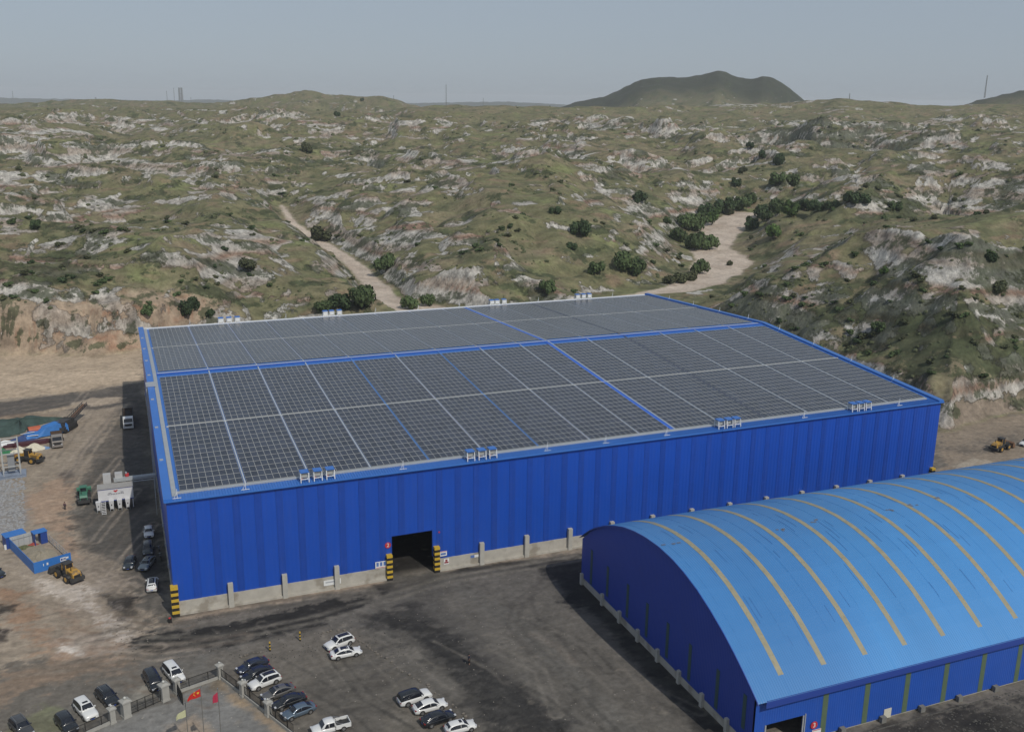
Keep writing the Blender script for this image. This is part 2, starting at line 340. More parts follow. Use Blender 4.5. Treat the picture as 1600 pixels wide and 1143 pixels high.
def make_ground():
    NC = 840
    az = YAW+np.radians(np.linspace(-40, 40, NC))
    ds = [40.0]
    while ds[-1] < 5200:
        d = ds[-1]
        if d < 290: st = max(.34, d*d/(981*83)*1.15)
        else: st = min(d*d/(981*83)*.8, .0030*d) if d < 1250 else .0030*d+(d-1250)*.018
        if d < 105: st = 4
        ds.append(d+min(st, 26))
    ds += list(np.geomspace(5300, 19000, 40))
    ds = np.array(ds); NR = len(ds); print('ground rows', NR, 'verts', NR*NC)
    A, D = np.meshgrid(az, ds); X = CX+D*np.sin(A); Y = CY+D*np.cos(A)
    Z, inn, hm, dist, act, s1 = terrain(X, Y)
    P = np.stack([X, Y, Z], -1)
    du = np.empty_like(P); dv = np.empty_like(P)
    du[:, 1:-1] = P[:, 2:]-P[:, :-2]; du[:, 0] = P[:, 1]-P[:, 0]; du[:, -1] = P[:, -1]-P[:, -2]
    dv[1:-1] = P[2:]-P[:-2]; dv[0] = P[1]-P[0]; dv[-1] = P[-1]-P[-2]
    N = np.cross(du, dv); N /= np.linalg.norm(N, axis=-1, keepdims=True); slope = 1-np.abs(N[..., 2])
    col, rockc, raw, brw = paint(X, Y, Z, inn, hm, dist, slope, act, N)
    me = bpy.data.meshes.new('terrain')
    nv = NR*NC; me.vertices.add(nv); me.vertices.foreach_set('co', P.reshape(-1).astype(np.float32))
    idx = np.arange(nv).reshape(NR, NC); q = np.stack([idx[:-1, :-1], idx[:-1, 1:], idx[1:, 1:], idx[1:, :-1]], -1).reshape(-1, 4)
    me.loops.add(q.size); me.loops.foreach_set('vertex_index', q.reshape(-1).astype(np.int32))
    me.polygons.add(len(q)); me.polygons.foreach_set('loop_start', (np.arange(len(q))*4).astype(np.int32))
    me.polygons.foreach_set('loop_total', np.full(len(q), 4, np.int32))
    me.polygons.foreach_set('use_smooth', np.ones(len(q), bool))
    me.update(calc_edges=True)
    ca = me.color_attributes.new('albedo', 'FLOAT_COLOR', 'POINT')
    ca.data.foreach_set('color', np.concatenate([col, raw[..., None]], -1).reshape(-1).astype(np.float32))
    cb = me.color_attributes.new('rock', 'FLOAT_COLOR', 'POINT')
    cb.data.foreach_set('color', np.concatenate([rockc, brw[..., None]], -1).reshape(-1).astype(np.float32))
    m = bpy.data.materials.new('earth'); m.use_nodes = True; t = m.node_tree; b = t.nodes['Principled BSDF']
    b.inputs['Roughness'].default_value = .95; b.inputs['Specular IOR Level'].default_value = .15
    at = t.nodes.new('ShaderNodeAttribute'); at.attribute_name = 'albedo'
    ar = t.nodes.new('ShaderNodeAttribute'); ar.attribute_name = 'rock'
    tc = t.nodes.new('ShaderNodeTexCoord'); L = t.links.new
    def noise(sc, det, ro=.6, off=(0, 0, 0), scl=(1, 1, 1)):
        mp = t.nodes.new('ShaderNodeMapping'); mp.inputs['Location'].default_value = off; mp.inputs['Scale'].default_value = scl; L(tc.outputs['Object'], mp.inputs[0])
        n = t.nodes.new('ShaderNodeTexNoise'); n.inputs['Scale'].default_value = sc; n.inputs['Detail'].default_value = det; n.inputs['Roughness'].default_value = ro; L(mp.outputs[0], n.inputs['Vector']); return n.outputs[0]
    def rng_(src, a, b, c, d, smooth=False):
        r = t.nodes.new('ShaderNodeMapRange'); r.inputs['From Min'].default_value = a; r.inputs['From Max'].default_value = b; r.inputs['To Min'].default_value = c; r.inputs['To Max'].default_value = d
        if smooth: r.interpolation_type = 'SMOOTHSTEP'
        L(src, r.inputs[0]); return r.outputs[0]
    def ma(op, a, b):
        q = t.nodes.new('ShaderNodeMath'); q.operation = op
        for i, v_ in enumerate((a, b)):
            if isinstance(v_, (int, float)): q.inputs[i].default_value = v_
            else: L(v_, q.inputs[i])
        return q.outputs[0]
    def mixf(f, a, b):
        q = t.nodes.new('ShaderNodeMixRGB'); L(f, q.inputs['Fac']); L(a, q.inputs['Color1'])
        if isinstance(b, tuple): q.inputs['Color2'].default_value = b
        else: L(b, q.inputs['Color2'])
        return q.outputs[0]
    def scale(v_, f):
        q = t.nodes.new('ShaderNodeVectorMath'); q.operation = 'SCALE'; L(v_, q.inputs[0]); L(f, q.inputs['Scale']); return q.outputs[0]
    def rgb_(c_):
        q = t.nodes.new('ShaderNodeCombineXYZ'); q.inputs[0].default_value, q.inputs[1].default_value, q.inputs[2].default_value = c_; return q.outputs[0]
    nb = noise(.12, 10, .72); nf = noise(.9, 9, .68); nm = noise(.22, 8, .66, (31, 7, 3)); nr = noise(.30, 8, .7, (3, 50, 9), (1, 1, .45)); ns = noise(.26, 10, .74, (90, 4, 1))
    hill = rng_(at.outputs['Alpha'], -2.0, -1.0, 0, 1)
    m_r = rng_(ma('ADD', at.outputs['Alpha'], ma('MULTIPLY', ma('SUBTRACT', nb, .5), 1.3)), -.035, .045, 0, 1, True)
    m_b = rng_(ma('ADD', ar.outputs['Alpha'], ma('MULTIPLY', ma('SUBTRACT', ns, .5), 2.0)), -.05, .12, 0, .80, True)
    rockd = scale(ar.outputs['Color'], rng_(nr, .36, .62, .42, 1.22))
    turf = scale(at.outputs['Color'], ma('ADD', 1.0, ma('MULTIPLY', ma('SUBTRACT', nm, .5), ma('MULTIPLY', hill, 1.9))))
    cc = mixf(m_r, turf, rockd)
    cc = mixf(m_b, cc, scale(rgb_((.052, .064, .033)), rng_(nm, .35, .65, .6, 1.5)))
    # dragged streaks and ruts of the yard
    mp2 = t.nodes.new('ShaderNodeMapping'); mp2.inputs['Rotation'].default_value = (0, 0, .85); mp2.inputs['Scale'].default_value = (1.5, .16, 1); L(tc.outputs['Object'], mp2.inputs[0])
    n2 = t.nodes.new('ShaderNodeTexNoise'); n2.inputs['Scale'].default_value = .75; n2.inputs['Detail'].default_value = 8; n2.inputs['Roughness'].default_value = .7; L(mp2.outputs[0], n2.inputs['Vector'])
    yardm = ma('SUBTRACT', 1.0, hill)
    cc = scale(cc, ma('ADD', 1.0, ma('MULTIPLY', ma('ADD', ma('MULTIPLY', ma('SUBTRACT', n2.outputs[0], .5), .18), ma('SUBTRACT', nm, .5)), ma('MULTIPLY', yardm, .9))))
    cc = scale(cc, rng_(nf, .3, .7, .76, 1.24))
    L(cc, b.inputs['Base Color'])
    hgt = ma('ADD', ma('MULTIPLY', nf, .20), ma('MULTIPLY', ma('MULTIPLY', nr, hill), ma('ADD', .5, ma('MULTIPLY', m_r, 1.6))))
    bp = t.nodes.new('ShaderNodeBump'); bp.inputs['Distance'].default_value = 1.0; bp.inputs['Strength'].default_value = .8
    L(hgt, bp.inputs['Height']); L(bp.outputs[0], b.inputs['Normal'])
    me.materials.append(m)
    o = link('terrain', me); tag(o, 'bare yard ground running back into green and white gullied hills', kind='structure')
    return P, slope, hm

def hit(px, py):
    """walk along the line of sight to the ground"""
    d = ray(px, py); d = d/np.linalg.norm(d[:2])
    ts = np.concatenate([np.arange(100, 900, 2.0), np.arange(900, 4000, 9)]); P = CAM[None, :]+ts[:, None]*d[None, :]
    z = terrain(P[:, 0][None], P[:, 1][None])[0][0]; k = np.where(P[:, 2] < z)[0]
    if len(k) == 0: return None
    k = k[0]; return (float(P[k, 0]), float(P[k, 1]), float(z[k]), float(ts[k]))
# where pale rock, smooth grass and dark brush lie, as the photograph shows them: pixel, radius in pixels
ROCKS = [(430, 232, 40), (720, 262, 45), (560, 232, 35), (610, 315, 40), (640, 350, 35), (700, 350, 30), (100, 380, 50), (150, 385, 35), (40, 360, 40), (150, 320, 40), (120, 245, 60), (40, 275, 50), (250, 270, 50), (330, 240, 50), (300, 330, 30), (400, 370, 35),
  (860, 190, 40), (930, 200, 40), (900, 240, 40), (1000, 265, 45), (960, 305, 30), (1250, 190, 60), (1380, 210, 50), (1440, 195, 50), (1180, 165, 40), (1360, 300, 40), (1450, 300, 50), (1560, 300, 60), (1260, 480, 60), (1140, 468, 45), (1320, 440, 30), (1500, 395, 60), (1560, 480, 45), (1440, 470, 50), (1590, 400, 50), (840, 300, 30), (500, 320, 40), (180, 200, 60), (60, 210, 60), (480, 205, 50), (640, 205, 50), (350, 410, 40), (40, 470, 40), (170, 480, 40), (800, 320, 30), (545, 385, 30)]
GRASSY = [(260, 430, 60), (700, 432, 45), (900, 420, 70), (1300, 410, 45), (1250, 350, 60), (1390, 600, 90), (1500, 600, 60), (750, 170, 60), (640, 225, 50), (400, 200, 60), (500, 260, 50), (880, 370, 60), (1420, 350, 50), (1100, 240, 60), (1480, 250, 50), (860, 260, 40), (760, 300, 40), (1560, 560, 40), (330, 330, 40)]
BRUSHY = [(1240, 525, 50), (1330, 545, 60), (1180, 490, 30), (1420, 500, 45), (1540, 520, 55), (1420, 560, 50), (470, 245, 30), (520, 255, 40), (1500, 440, 40), (1400, 330, 30), (130, 400, 30), (60, 430, 40), (30, 500, 30), (230, 470, 30), (1300, 210, 40), (1590, 600, 40)]
def spot_field(lst, X, Y):
    f = np.zeros(X.shape)
    for px, py, r in lst:
        q = hit(px, py)
        if q is None: continue
        rr = max(9.0, r*q[3]/F_PX*1.1); dx_, dy_ = X-q[0], Y-q[1]; m = (np.abs(dx_) < 3*rr) & (np.abs(dy_) < 3*rr)
        f[m] = np.maximum(f[m], np.exp(-(dx_[m]**2+dy_[m]**2)/(2*rr*rr)))
    return f
def paint(X, Y, Z, inn, hm, dist, slope, act, N):
    sR = spot_field(ROCKS, X, Y); sG = spot_field(GRASSY, X, Y); sB = spot_field([(a, b, r*1.5) for a, b, r in BRUSHY], X, Y)
    X0, Y0 = X, Y; X = X+.5*Z*hm; Y = Y+1.9*Z*hm
    f1 = fbm(X/3.1, Y/3.1, 4, 101); f2 = fbm(X/14, Y/14, 4, 103); f3 = fbm(X/60, Y/60, 3, 105); f4 = fbm(X/1.3, Y/1.3, 3, 107)
    # ---- turf
    c = np.zeros(X.shape+(3,))+np.array((.155, .148, .080))
    c = mixc(c, (.195, .170, .105), ss(-.1, .45, f3+.3*f2))
    c = mixc(c, (.105, .110, .060), ss(.0, .4, -f2)*.8)
    c = mixc(c, (.172, .182, .085), ss(.12, .5, fbm(X/35, Y/35, 3, 111)))
    c = mixc(c, (.195, .150, .105), ss(.1, .5, f2)*.55)
    c = mixc(c, (.235, .165, .115), ss(.2, .4, fbm(X/18, Y/12, 3, 137))*.6)
    # ---- bare earth and rock, shown where the mask in alpha passes the fine noise of the material
    rock = np.zeros(X.shape+(3,))+np.array((.45, .42, .375))
    st = Z+5*fbm(X0/60, Y0/60, 3, 121)+.02*X0
    band = np.sin(st*.62)+.5*np.sin(st*1.7+1)
    rock = mixc(rock, (.36, .30, .245), ss(-.2, .9, band+.6*f2))
    rock = mixc(rock, (.27, .165, .115), ss(.9, 1.5, band+1.3*fbm(X0/45, Y0/45, 3, 125))*.8)
    rock = mixc(rock, (.56, .54, .49), ss(.3, .9, -band+f2)*.7)
    fa = fbm(X/17, Y/13, 3, 161, .55); fb = fbm(X/42, Y/42, 2, 163)
    raw = np.maximum((slope-.185+.09*fa+.05*fb)*1.6, fa*.8+.55*fb+.9*np.clip(slope, 0, .2)-.35+.37*sR)-.28*sG
    brw = fbm(X/24, Y/20, 3, 141, .55)+.2*ss(.03, .2, slope)+.34*sB-.15*sG-.25
    mt = ss(2350, 2750, dist); c = mixc(c, (.034, .040, .027), mt*.94); raw = raw-.3*mt  # far mountain: cloud shade put into the colour as a darker shrub green
    # cut bank along the foot
    bk = ss(0, 2, inn)*(1-ss(20, 45, X0)*(1-ss(180, 205, X0)*(1-ss(60, 80, Y0))))*(1-ss(np.interp(X0, [100, 160], [9, 4]), np.interp(X0, [100, 160], [20, 9]), inn+6*f2))*ss(.02, .10, slope)
    bank = np.zeros(c.shape)+np.array((.33, .255, .185)); bank = mixc(bank, (.29, .175, .115), ss(.0, .4, fbm(X0/14, Z/3, 3, 189))*(X0 < 60)); bank = mixc(bank, (.20, .165, .13), ss(120, 180, X0)*.85)
    c = c*(1-bk[..., None])+bank*bk[..., None]
    raw = raw*(1-bk)+(fbm(X0/15, Z/5, 3, 191)-.08-.12*(X0 > 100))*bk; brw = brw*(1-bk)+(fbm(X0/9+4, Z/4, 3, 193)-.16)*bk
    rock = rock*(1-.3*bk[..., None])+np.array((.44, .35, .27))*.3*bk[..., None]
    off = np.zeros(X.shape)
    # ---- dry rivers
    for k, (pts, w, zs) in enumerate((R1, R2, R3)):
        dd, ww = line_dist(X0, Y0, pts, w)
        edge = ww*(1+.25*f2)+1.6*f1-dd
        s = ss(-1.2, 1.2, edge)
        sand = np.zeros(c.shape)+np.array((.51, .43, .355)); sand = mixc(sand, (.42, .345, .28), ss(-.2, .4, f2+.4*f1)); 
        c = c*(1-s[..., None])+sand*s[..., None]; off = np.maximum(off, s)
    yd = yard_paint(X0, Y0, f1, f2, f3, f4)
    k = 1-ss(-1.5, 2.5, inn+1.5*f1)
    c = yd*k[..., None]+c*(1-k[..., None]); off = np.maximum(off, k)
    raw = raw-3*off; brw = brw-3*off
    return np.clip(c, .012, .8), np.clip(rock, .012, .8), raw, brw

def yard_paint(X, Y, f1, f2, f3, f4):
    c = np.zeros(X.shape+(3,))+np.array((.125, .112, .095))
    fr = fbm(X/2.6, Y/1.5, 5, 171, .68); fs = fbm(X/7.5, Y/3.0, 5, 173, .62)
    def P(pts, col, soft=1.5, amt=1.0, wob=1.5, z=0, hole=0):
        nonlocal c
        w_ = min(wob, 4); soft = min(soft, 1.4)
        sd = poly_sd(X, Y, GP(pts, z)); m = ss(-soft, soft, sd+wob*(f1*.8+f2)+w_*1.5*fr+w_*1.1*fs) * amt
        if hole: m = m*(1-hole*ss(-.02, .12, fr+.8*fs))
        m = np.clip(m*(1+.5*fs), 0, 1)
        c = mixc(c, col, m)
    def T(pts, col, wid=1.2, amt=.7, twin=0, soft=.5):
        nonlocal c
        dd = line_dist(X, Y, GP(pts))
        if twin: dd = np.abs(dd-twin)
        m = (1-ss(wid-soft, wid+soft, dd+.5*f1+.5*fr))*amt*(.55+.6*np.clip(f2+.5, 0, 1)+.8*fr)
        c = mixc(c, col, np.clip(m, 0, 1))
    brown, tan, dark, coal, pale = (.20, .150, .105), (.36, .285, .205), (.075, .069, .062), (.018, .017, .017), (.33, .29, .245)
    # left: brown earth
    P([(-300, 640), (225, 600), (215, 700), (150, 740), (120, 800), (150, 850), (190, 880), (230, 950), (260, 985), (200, 1010), (-300, 1100)], (.262, .215, .165), 6, 1, 6)
    P([(-300, 545), (226, 540), (224, 596), (130, 612), (-300, 648)], (.345, .270, .195), 2, 1, 2)
    P([(-300, 588), (60, 585), (226, 575), (226, 592), (40, 606), (-300, 615)], (.40, .315, .23), 2, .6, 4)
    P([(-300, 640), (-20, 630), (130, 612), (222, 597), (222, 625), (150, 640), (100, 640), (-20, 660), (-300, 690)], (.085, .076, .068), 1.5, .95, 1.5)
    T([(-20, 658), (60, 645), (120, 634)], tan, 1.6, .8)
    P([(115, 630), (145, 622), (190, 620), (185, 628), (150, 634)], (.36, .29, .22), .8, .8, 1)
    P([(-40, 655), (40, 645), (95, 650), (60, 665), (30, 700), (-40, 700)], (.17, .125, .09), 2, .7)
    P([(0, 720), (90, 690), (150, 660), (200, 650), (150, 720), (120, 790), (40, 790)], (.235, .195, .150), 5, .8, 4)
    P([(35, 780), (90, 745), (120, 750), (112, 800), (120, 870), (90, 830), (45, 810)], (.29, .205, .145), 3, .85, 3)
    P([(-20, 745), (20, 745), (42, 815), (30, 835), (-20, 840)], (.20, .195, .19), 1.5, .8, 2)
    P([(90, 742), (112, 730), (118, 742), (100, 750)], (.09, .075, .065), .8, .8, 1)
    # centre-left dark yard beside the hall
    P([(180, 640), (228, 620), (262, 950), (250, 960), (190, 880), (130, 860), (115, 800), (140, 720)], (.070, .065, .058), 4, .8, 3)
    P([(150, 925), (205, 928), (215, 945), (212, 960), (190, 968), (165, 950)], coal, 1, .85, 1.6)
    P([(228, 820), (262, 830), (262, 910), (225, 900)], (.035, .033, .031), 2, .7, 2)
    # pale wash and rust in the lower left
    P([(80, 1000), (150, 985), (120, 955), (70, 930), (60, 905), (150, 915), (170, 945), (200, 975), (215, 1010), (170, 1030), (100, 1022)], (.42, .365, .315), 2, .95, 4, 0, .75)
    P([(85, 1005), (120, 990), (150, 992), (165, 1008), (130, 1020), (95, 1022)], (.48, .43, .38), 1, .9, 2)
    P([(60, 905), (120, 912), (150, 925), (110, 935), (75, 930)], (.44, .385, .33), 1, .8, 2.5, 0, .5)
    P([(0, 915), (40, 925), (90, 1005), (80, 1030), (30, 975), (0, 945)], (.225, .145, .095), 2, .85, 2.5)
    P([(85, 950), (120, 960), (165, 990), (200, 1012), (160, 1035), (110, 1000)], (.20, .145, .105), 2, .7, 3)
    P([(-40, 1062), (90, 1030), (240, 1015), (180, 1042), (60, 1075), (-40, 1110)], (.225, .155, .105), 3, .55, 3)
    P([(-10, 945), (28, 942), (22, 955), (-10, 962)], coal, .6, .9, 1); P([(-10, 985), (12, 982), (8, 1000), (-10, 1002)], (.05, .04, .035), .6, .9, 1)
    # asphalt and coal dust in front
    P([(250, 985), (400, 965), (600, 925), (690, 893), (900, 868), (915, 860), (1300, 1400), (640, 1400), (620, 1143), (560, 1040), (500, 990), (380, 1010), (300, 1030), (230, 1010)], (.098, .090, .079), 3, .9, 3)
    P([(205, 998), (300, 985), (420, 960), (560, 928), (605, 922), (580, 940), (470, 985), (330, 1012), (220, 1015)], (.022, .021, .020), 1.0, 1, 2)
    P([(270, 972), (420, 945), (600, 912), (600, 902), (275, 962)], (.27, .215, .165), 1, .8, 1)
    P([(680, 893), (760, 882), (912, 862), (912, 852), (690, 884)], (.25, .205, .16), 1, .75, 1)
    P([(700, 896), (790, 884), (830, 874), (790, 878), (720, 888)], coal, .7, .9, .8)
    P([(630, 942), (650, 938), (664, 944), (640, 951)], coal, .4, .9, .5); P([(585, 915), (612, 908), (618, 918), (590, 922)], coal, .5, .85, .8)
    P([(605, 905), (680, 890), (700, 905), (690, 940), (760, 1000), (900, 1143), (780, 1143), (700, 1010), (620, 940)], (.072, .067, .061), 3, .7, 2)
    P([(840, 880), (912, 868), (935, 905), (905, 960), (870, 915)], (.022, .021, .021), 2, .9, 2)
    P([(875, 900), (911, 895), (1110, 1100), (1200, 1200), (1140, 1200)], (.026, .025, .024), 1.5, .9, 1.5)
    P([(1200, 1200), (1320, 1143), (1610, 1060), (1610, 1040), (1200, 1143)], (.16, .145, .12), 1.5, .8, 2)
    P([(1260, 1200), (1400, 1130), (1480, 1105), (1560, 1100), (1620, 1085), (1620, 1200)], coal, 1.5, .8, 3)
    # car park: grey brown
    P([(350, 1055), (400, 1005), (500, 985), (560, 985), (620, 1040), (760, 1150), (700, 1300), (450, 1300)], (.118, .105, .088), 2, .9, 1.5)
    P([(480, 1060), (560, 1020), (640, 1060), (600, 1143), (520, 1143)], (.080, .073, .064), 4, .6, 4)
    # forecourt inside the fence
    P([(344, 1059), (425, 1120), (470, 1160), (400, 1300), (0, 1300), (110, 1155)], (.165, .160, .150), .3, 1, .2)
    P([(344, 1060), (430, 1125), (480, 1170), (455, 1175), (405, 1125), (350, 1085), (325, 1075)], (.255, .19, .125), .8, .8, .8)
    P([(310, 1075), (344, 1060), (360, 1078), (330, 1085)], (.12, .10, .075), 1, .8, 1)
    P([(265, 1135), (300, 1118), (330, 1140), (340, 1200), (240, 1200)], (.26, .20, .145), 1, .7, 1)
    # parking strip in front of the fence
    P([(85, 1110), (240, 1060), (320, 1022), (344, 1056), (262, 1092), (120, 1143), (100, 1143)], (.125, .118, .105), 1, .8, .8)
    P([(200, 1085), (235, 1068), (245, 1080), (215, 1096)], (.27, .25, .21), .8, .5, 1)
    P([(24, 1143), (70, 1100), (88, 1105), (95, 1143)], (.145, .16, .075), 1, .4, 1.5)
    P([(1462, 742), (1478, 655), (1700, 640), (1700, 760)], (.205, .165, .125), 1, .95, 3)
    P([(1470, 700), (1520, 690), (1600, 668), (1600, 690), (1520, 712)], (.10, .088, .075), 1, .7, 3, 0, .6)
    P([(1475, 725), (1530, 715), (1560, 725), (1500, 738)], (.33, .29, .235), 1, .7, 2, 0, .6)
    # tyre tracks
    for o in (0, 9, 21, 30, 44): T([(560+o, 960), (640+o, 985), (720+o, 1040), (800+o, 1100), (860+o, 1170)], coal, .35, .5, 0, .3)
    T([(690, 900), (790, 960), (840, 1000), (880, 1040), (980, 1143)], (.10, .095, .085), .9, .5, .95)
    T([(860, 905), (810, 940), (800, 975), (830, 1010), (870, 1045)], (.05, .046, .042), .35, .45, .9)
    T([(850, 900), (830, 930), (835, 960), (880, 1000), (920, 1060), (930, 1100)], (.05, .046, .042), .35, .4)
    T([(835, 990), (870, 1010), (895, 1035)], (.20, .17, .14), .8, .3)
    T([(265, 968), (380, 950), (600, 918), (760, 890), (900, 870)], (.05, .047, .043), .6, .6, 1)
    T([(230, 1000), (330, 1000), (500, 965), (700, 905), (900, 872)], (.16, .145, .12), .5, .5, 1)
    T([(-20, 1055), (120, 1040), (260, 1012), (380, 995)], (.15, .125, .10), .6, .6, 1)
    T([(-20, 1025), (100, 1040), (230, 1020)], (.14, .12, .095), .5, .5, 1)
    for o in (0, 8, 17, 26): T([(100+o, 760), (125+o, 710), (160+o, 665), (188+o*.6, 632)], (.28, .235, .185) if o % 2 else (.12, .105, .09), .45, .6, 0, .3)
    T([(130, 1000), (200, 985), (240, 955), (245, 930), (215, 915)], (.06, .056, .05), .4, .6, 1)
    for o in (0, 14, 30, 47): T([(425+o*1.6, 1066+o), (520+o, 1040+o*.9)], (.085, .078, .068), .35, .6, 0, .3)
    for o in (0, 12, 26, 40): T([(540+o*1.6, 1030+o), (600+o, 1010+o)], (.07, .065, .06), .3, .6, 0, .3)
    P([(560, 960), (640, 950), (720, 1000), (800, 1060), (880, 1143), (760, 1143), (690, 1060), (640, 1010)], (.028, .027, .026), 1.5, .95, 3, 0, .3)
    P([(600, 985), (640, 990), (680, 1030), (740, 1090), (700, 1080), (640, 1030)], (.13, .118, .10), 1.5, .5, 2, 0, .7)
    P([(120, 880), (160, 870), (185, 900), (180, 925), (150, 920)], (.16, .135, .11), 1, .6, 2)
    for k in range(26):
        a = 300+k*31+(k*37 % 19); b = 965+(k*53 % 150)
        T([(a, b), (a+40+(k*29 % 50), b+22+(k*17 % 30)), (a+95+(k*11 % 40), b+60+(k*13 % 50))], (.045, .042, .038) if k % 3 else (.15, .135, .115), .22, .55, .85 if k % 2 else 0, .25)
    for k in range(16):
        a = -20+k*15; b = 880+(k*53 % 200)
        T([(a, b), (a+50, b+12-(k*7 % 30)), (a+120, b+30-(k*11 % 40))], (.14, .11, .085) if k % 2 else (.30, .25, .2), .25, .5, .85, .25)
    for k in range(10):
        a = 70+k*13; b = 690+k*26
        T([(a, b), (a+28, b-35), (a+66, b-80)], (.13, .11, .09) if k % 2 else (.30, .25, .2), .3, .5, .85, .25)
    hallm = ss(.2, 3, np.minimum(np.minimum(X, 162-X), np.minimum(Y, 131-Y))); c = mixc(c, (.018, .017, .016), hallm*.95)
    c = c*(1+.55*np.clip(fr, -.6, .6)[..., None]*.6)*1.28
    c = mixc(c, (.05, .046, .042), ss(.25, .6, fbm(X/6, Y/2.2, 4, 151))*.35)
    c = mixc(c, (.30, .26, .21), ss(.35, .6, fbm(X/4+7, Y/2, 4, 153))*.3)
    return c
TP, TSL, THM = make_ground()
# ------------------------------------------------------------------ the big blue hall with solar panels
W, D, H, RH = 162.0, 130.94, 20.22, 3.74
BAY = 9.0
M_blue = mat('blue_sheet', (.010, .072, .42), .38, noise=.06, nscale=.15, spec=.5)
M_blue2 = mat('blue_sheet_deep', (.0105, .061, .355), .42, noise=.10, nscale=.5, spec=.5)
M_lblue = mat('light_blue_sheet', (.035, .155, .50), .38, noise=.08, nscale=.3)
M_conc = mat('concrete', (.42, .395, .345), .9, noise=.16, nscale=.5, spec=.2, dirt=((.20, .17, .13), .35, .6, .52))
M_conc2 = mat('concrete_post', (.42, .405, .36), .9, noise=.12, nscale=.8, spec=.2)
M_yel = mat('hazard_yellow', (.55, .36, .035), .6, noise=.08, nscale=2)
M_blk = mat('black_paint', (.018, .017, .016), .6)
M_white = mat('white_paint', (.72, .73, .72), .5, noise=.05, nscale=1)
M_galv = mat('galvanised_metal', (.42, .44, .45), .45, .3, noise=.08, nscale=1)
M_dark = mat('dark_void', (.02, .02, .02), .9)
M_red = mat('red_paint', (.50, .035, .04), .5)
M_frame = mat('panel_frame', (.44, .44, .42), .5, .1)
def sheet_ribs(m, axis, pitch, depth):
    """fine rib relief of profiled sheet along one object axis"""
    m = m.copy(); depth *= .45; t = m.node_tree; b = t.nodes['Principled BSDF']
    tc = t.nodes.new('ShaderNodeTexCoord'); sp = t.nodes.new('ShaderNodeSeparateXYZ'); t.links.new(tc.outputs['Object'], sp.inputs[0])
    mu = t.nodes.new('ShaderNodeMath'); mu.operation = 'MULTIPLY'; mu.inputs[1].default_value = 2*PI/pitch
    t.links.new(sp.outputs[axis], mu.inputs[0])
    si = t.nodes.new('ShaderNodeMath'); si.operation = 'SINE'; t.links.new(mu.outputs[0], si.inputs[0])
    bp = t.nodes.new('ShaderNodeBump'); bp.inputs['Strength'].default_value = .8; bp.inputs['Distance'].default_value = depth
    t.links.new(si.outputs[0], bp.inputs['Height']); t.links.new(bp.outputs[0], b.inputs['Normal'])
    return m
def vary(m, lo=.965, hi=1.03):
    t = m.node_tree; b = t.nodes['Principled BSDF']; lk = b.inputs['Base Color'].links
    oi = t.nodes.new('ShaderNodeObjectInfo'); r = t.nodes.new('ShaderNodeMapRange'); r.inputs['To Min'].default_value = lo; r.inputs['To Max'].default_value = hi
    t.links.new(oi.outputs['Random'], r.inputs[0]); h_ = t.nodes.new('ShaderNodeHueSaturation'); t.links.new(r.outputs[0], h_.inputs['Value'])
    if lk: t.links.new(lk[0].from_socket, h_.inputs['Color'])
    else: h_.inputs['Color'].default_value = b.inputs['Base Color'].default_value
    # faint streaks of dust washed down the sheets
    tc = t.nodes.new('ShaderNodeTexCoord'); mp = t.nodes.new('ShaderNodeMapping'); mp.inputs['Scale'].default_value = (2.2, 2.2, .10); t.links.new(tc.outputs['Object'], mp.inputs[0])
    n = t.nodes.new('ShaderNodeTexNoise'); n.inputs['Scale'].default_value = 1.0; n.inputs['Detail'].default_value = 6; t.links.new(mp.outputs[0], n.inputs['Vector'])
    r2 = t.nodes.new('ShaderNodeMapRange'); r2.inputs['From Min'].default_value = .5; r2.inputs['From Max'].default_value = .8; r2.inputs['To Max'].default_value = .05; t.links.new(n.outputs[0], r2.inputs[0])
    mxx = t.nodes.new('ShaderNodeMixRGB'); mxx.inputs['Color2'].default_value = (.22, .21, .20, 1); t.links.new(r2.outputs[0], mxx.inputs['Fac']); t.links.new(h_.outputs[0], mxx.inputs['Color1'])
    t.links.new(mxx.outputs[0], b.inputs['Base Color']); return m
M_wall_x = sheet_ribs(M_blue, 0, .75, .03); M_wall_y = sheet_ribs(M_blue, 1, .75, .03)
M_strip_x = sheet_ribs(M_blue2, 0, .75, .03); vary(M_wall_x); vary(M_wall_y); vary(M_strip_x, .93, 1.05)
hall = empty('industrial_hall', (0, 0, 0), 0, 'huge flat blue sheet-clad hall whose low gabled roof is covered with solar panels', 'warehouse')
SILL = 2.35
DX0, DX1, DZ = 36.95, 44.75, 8.3
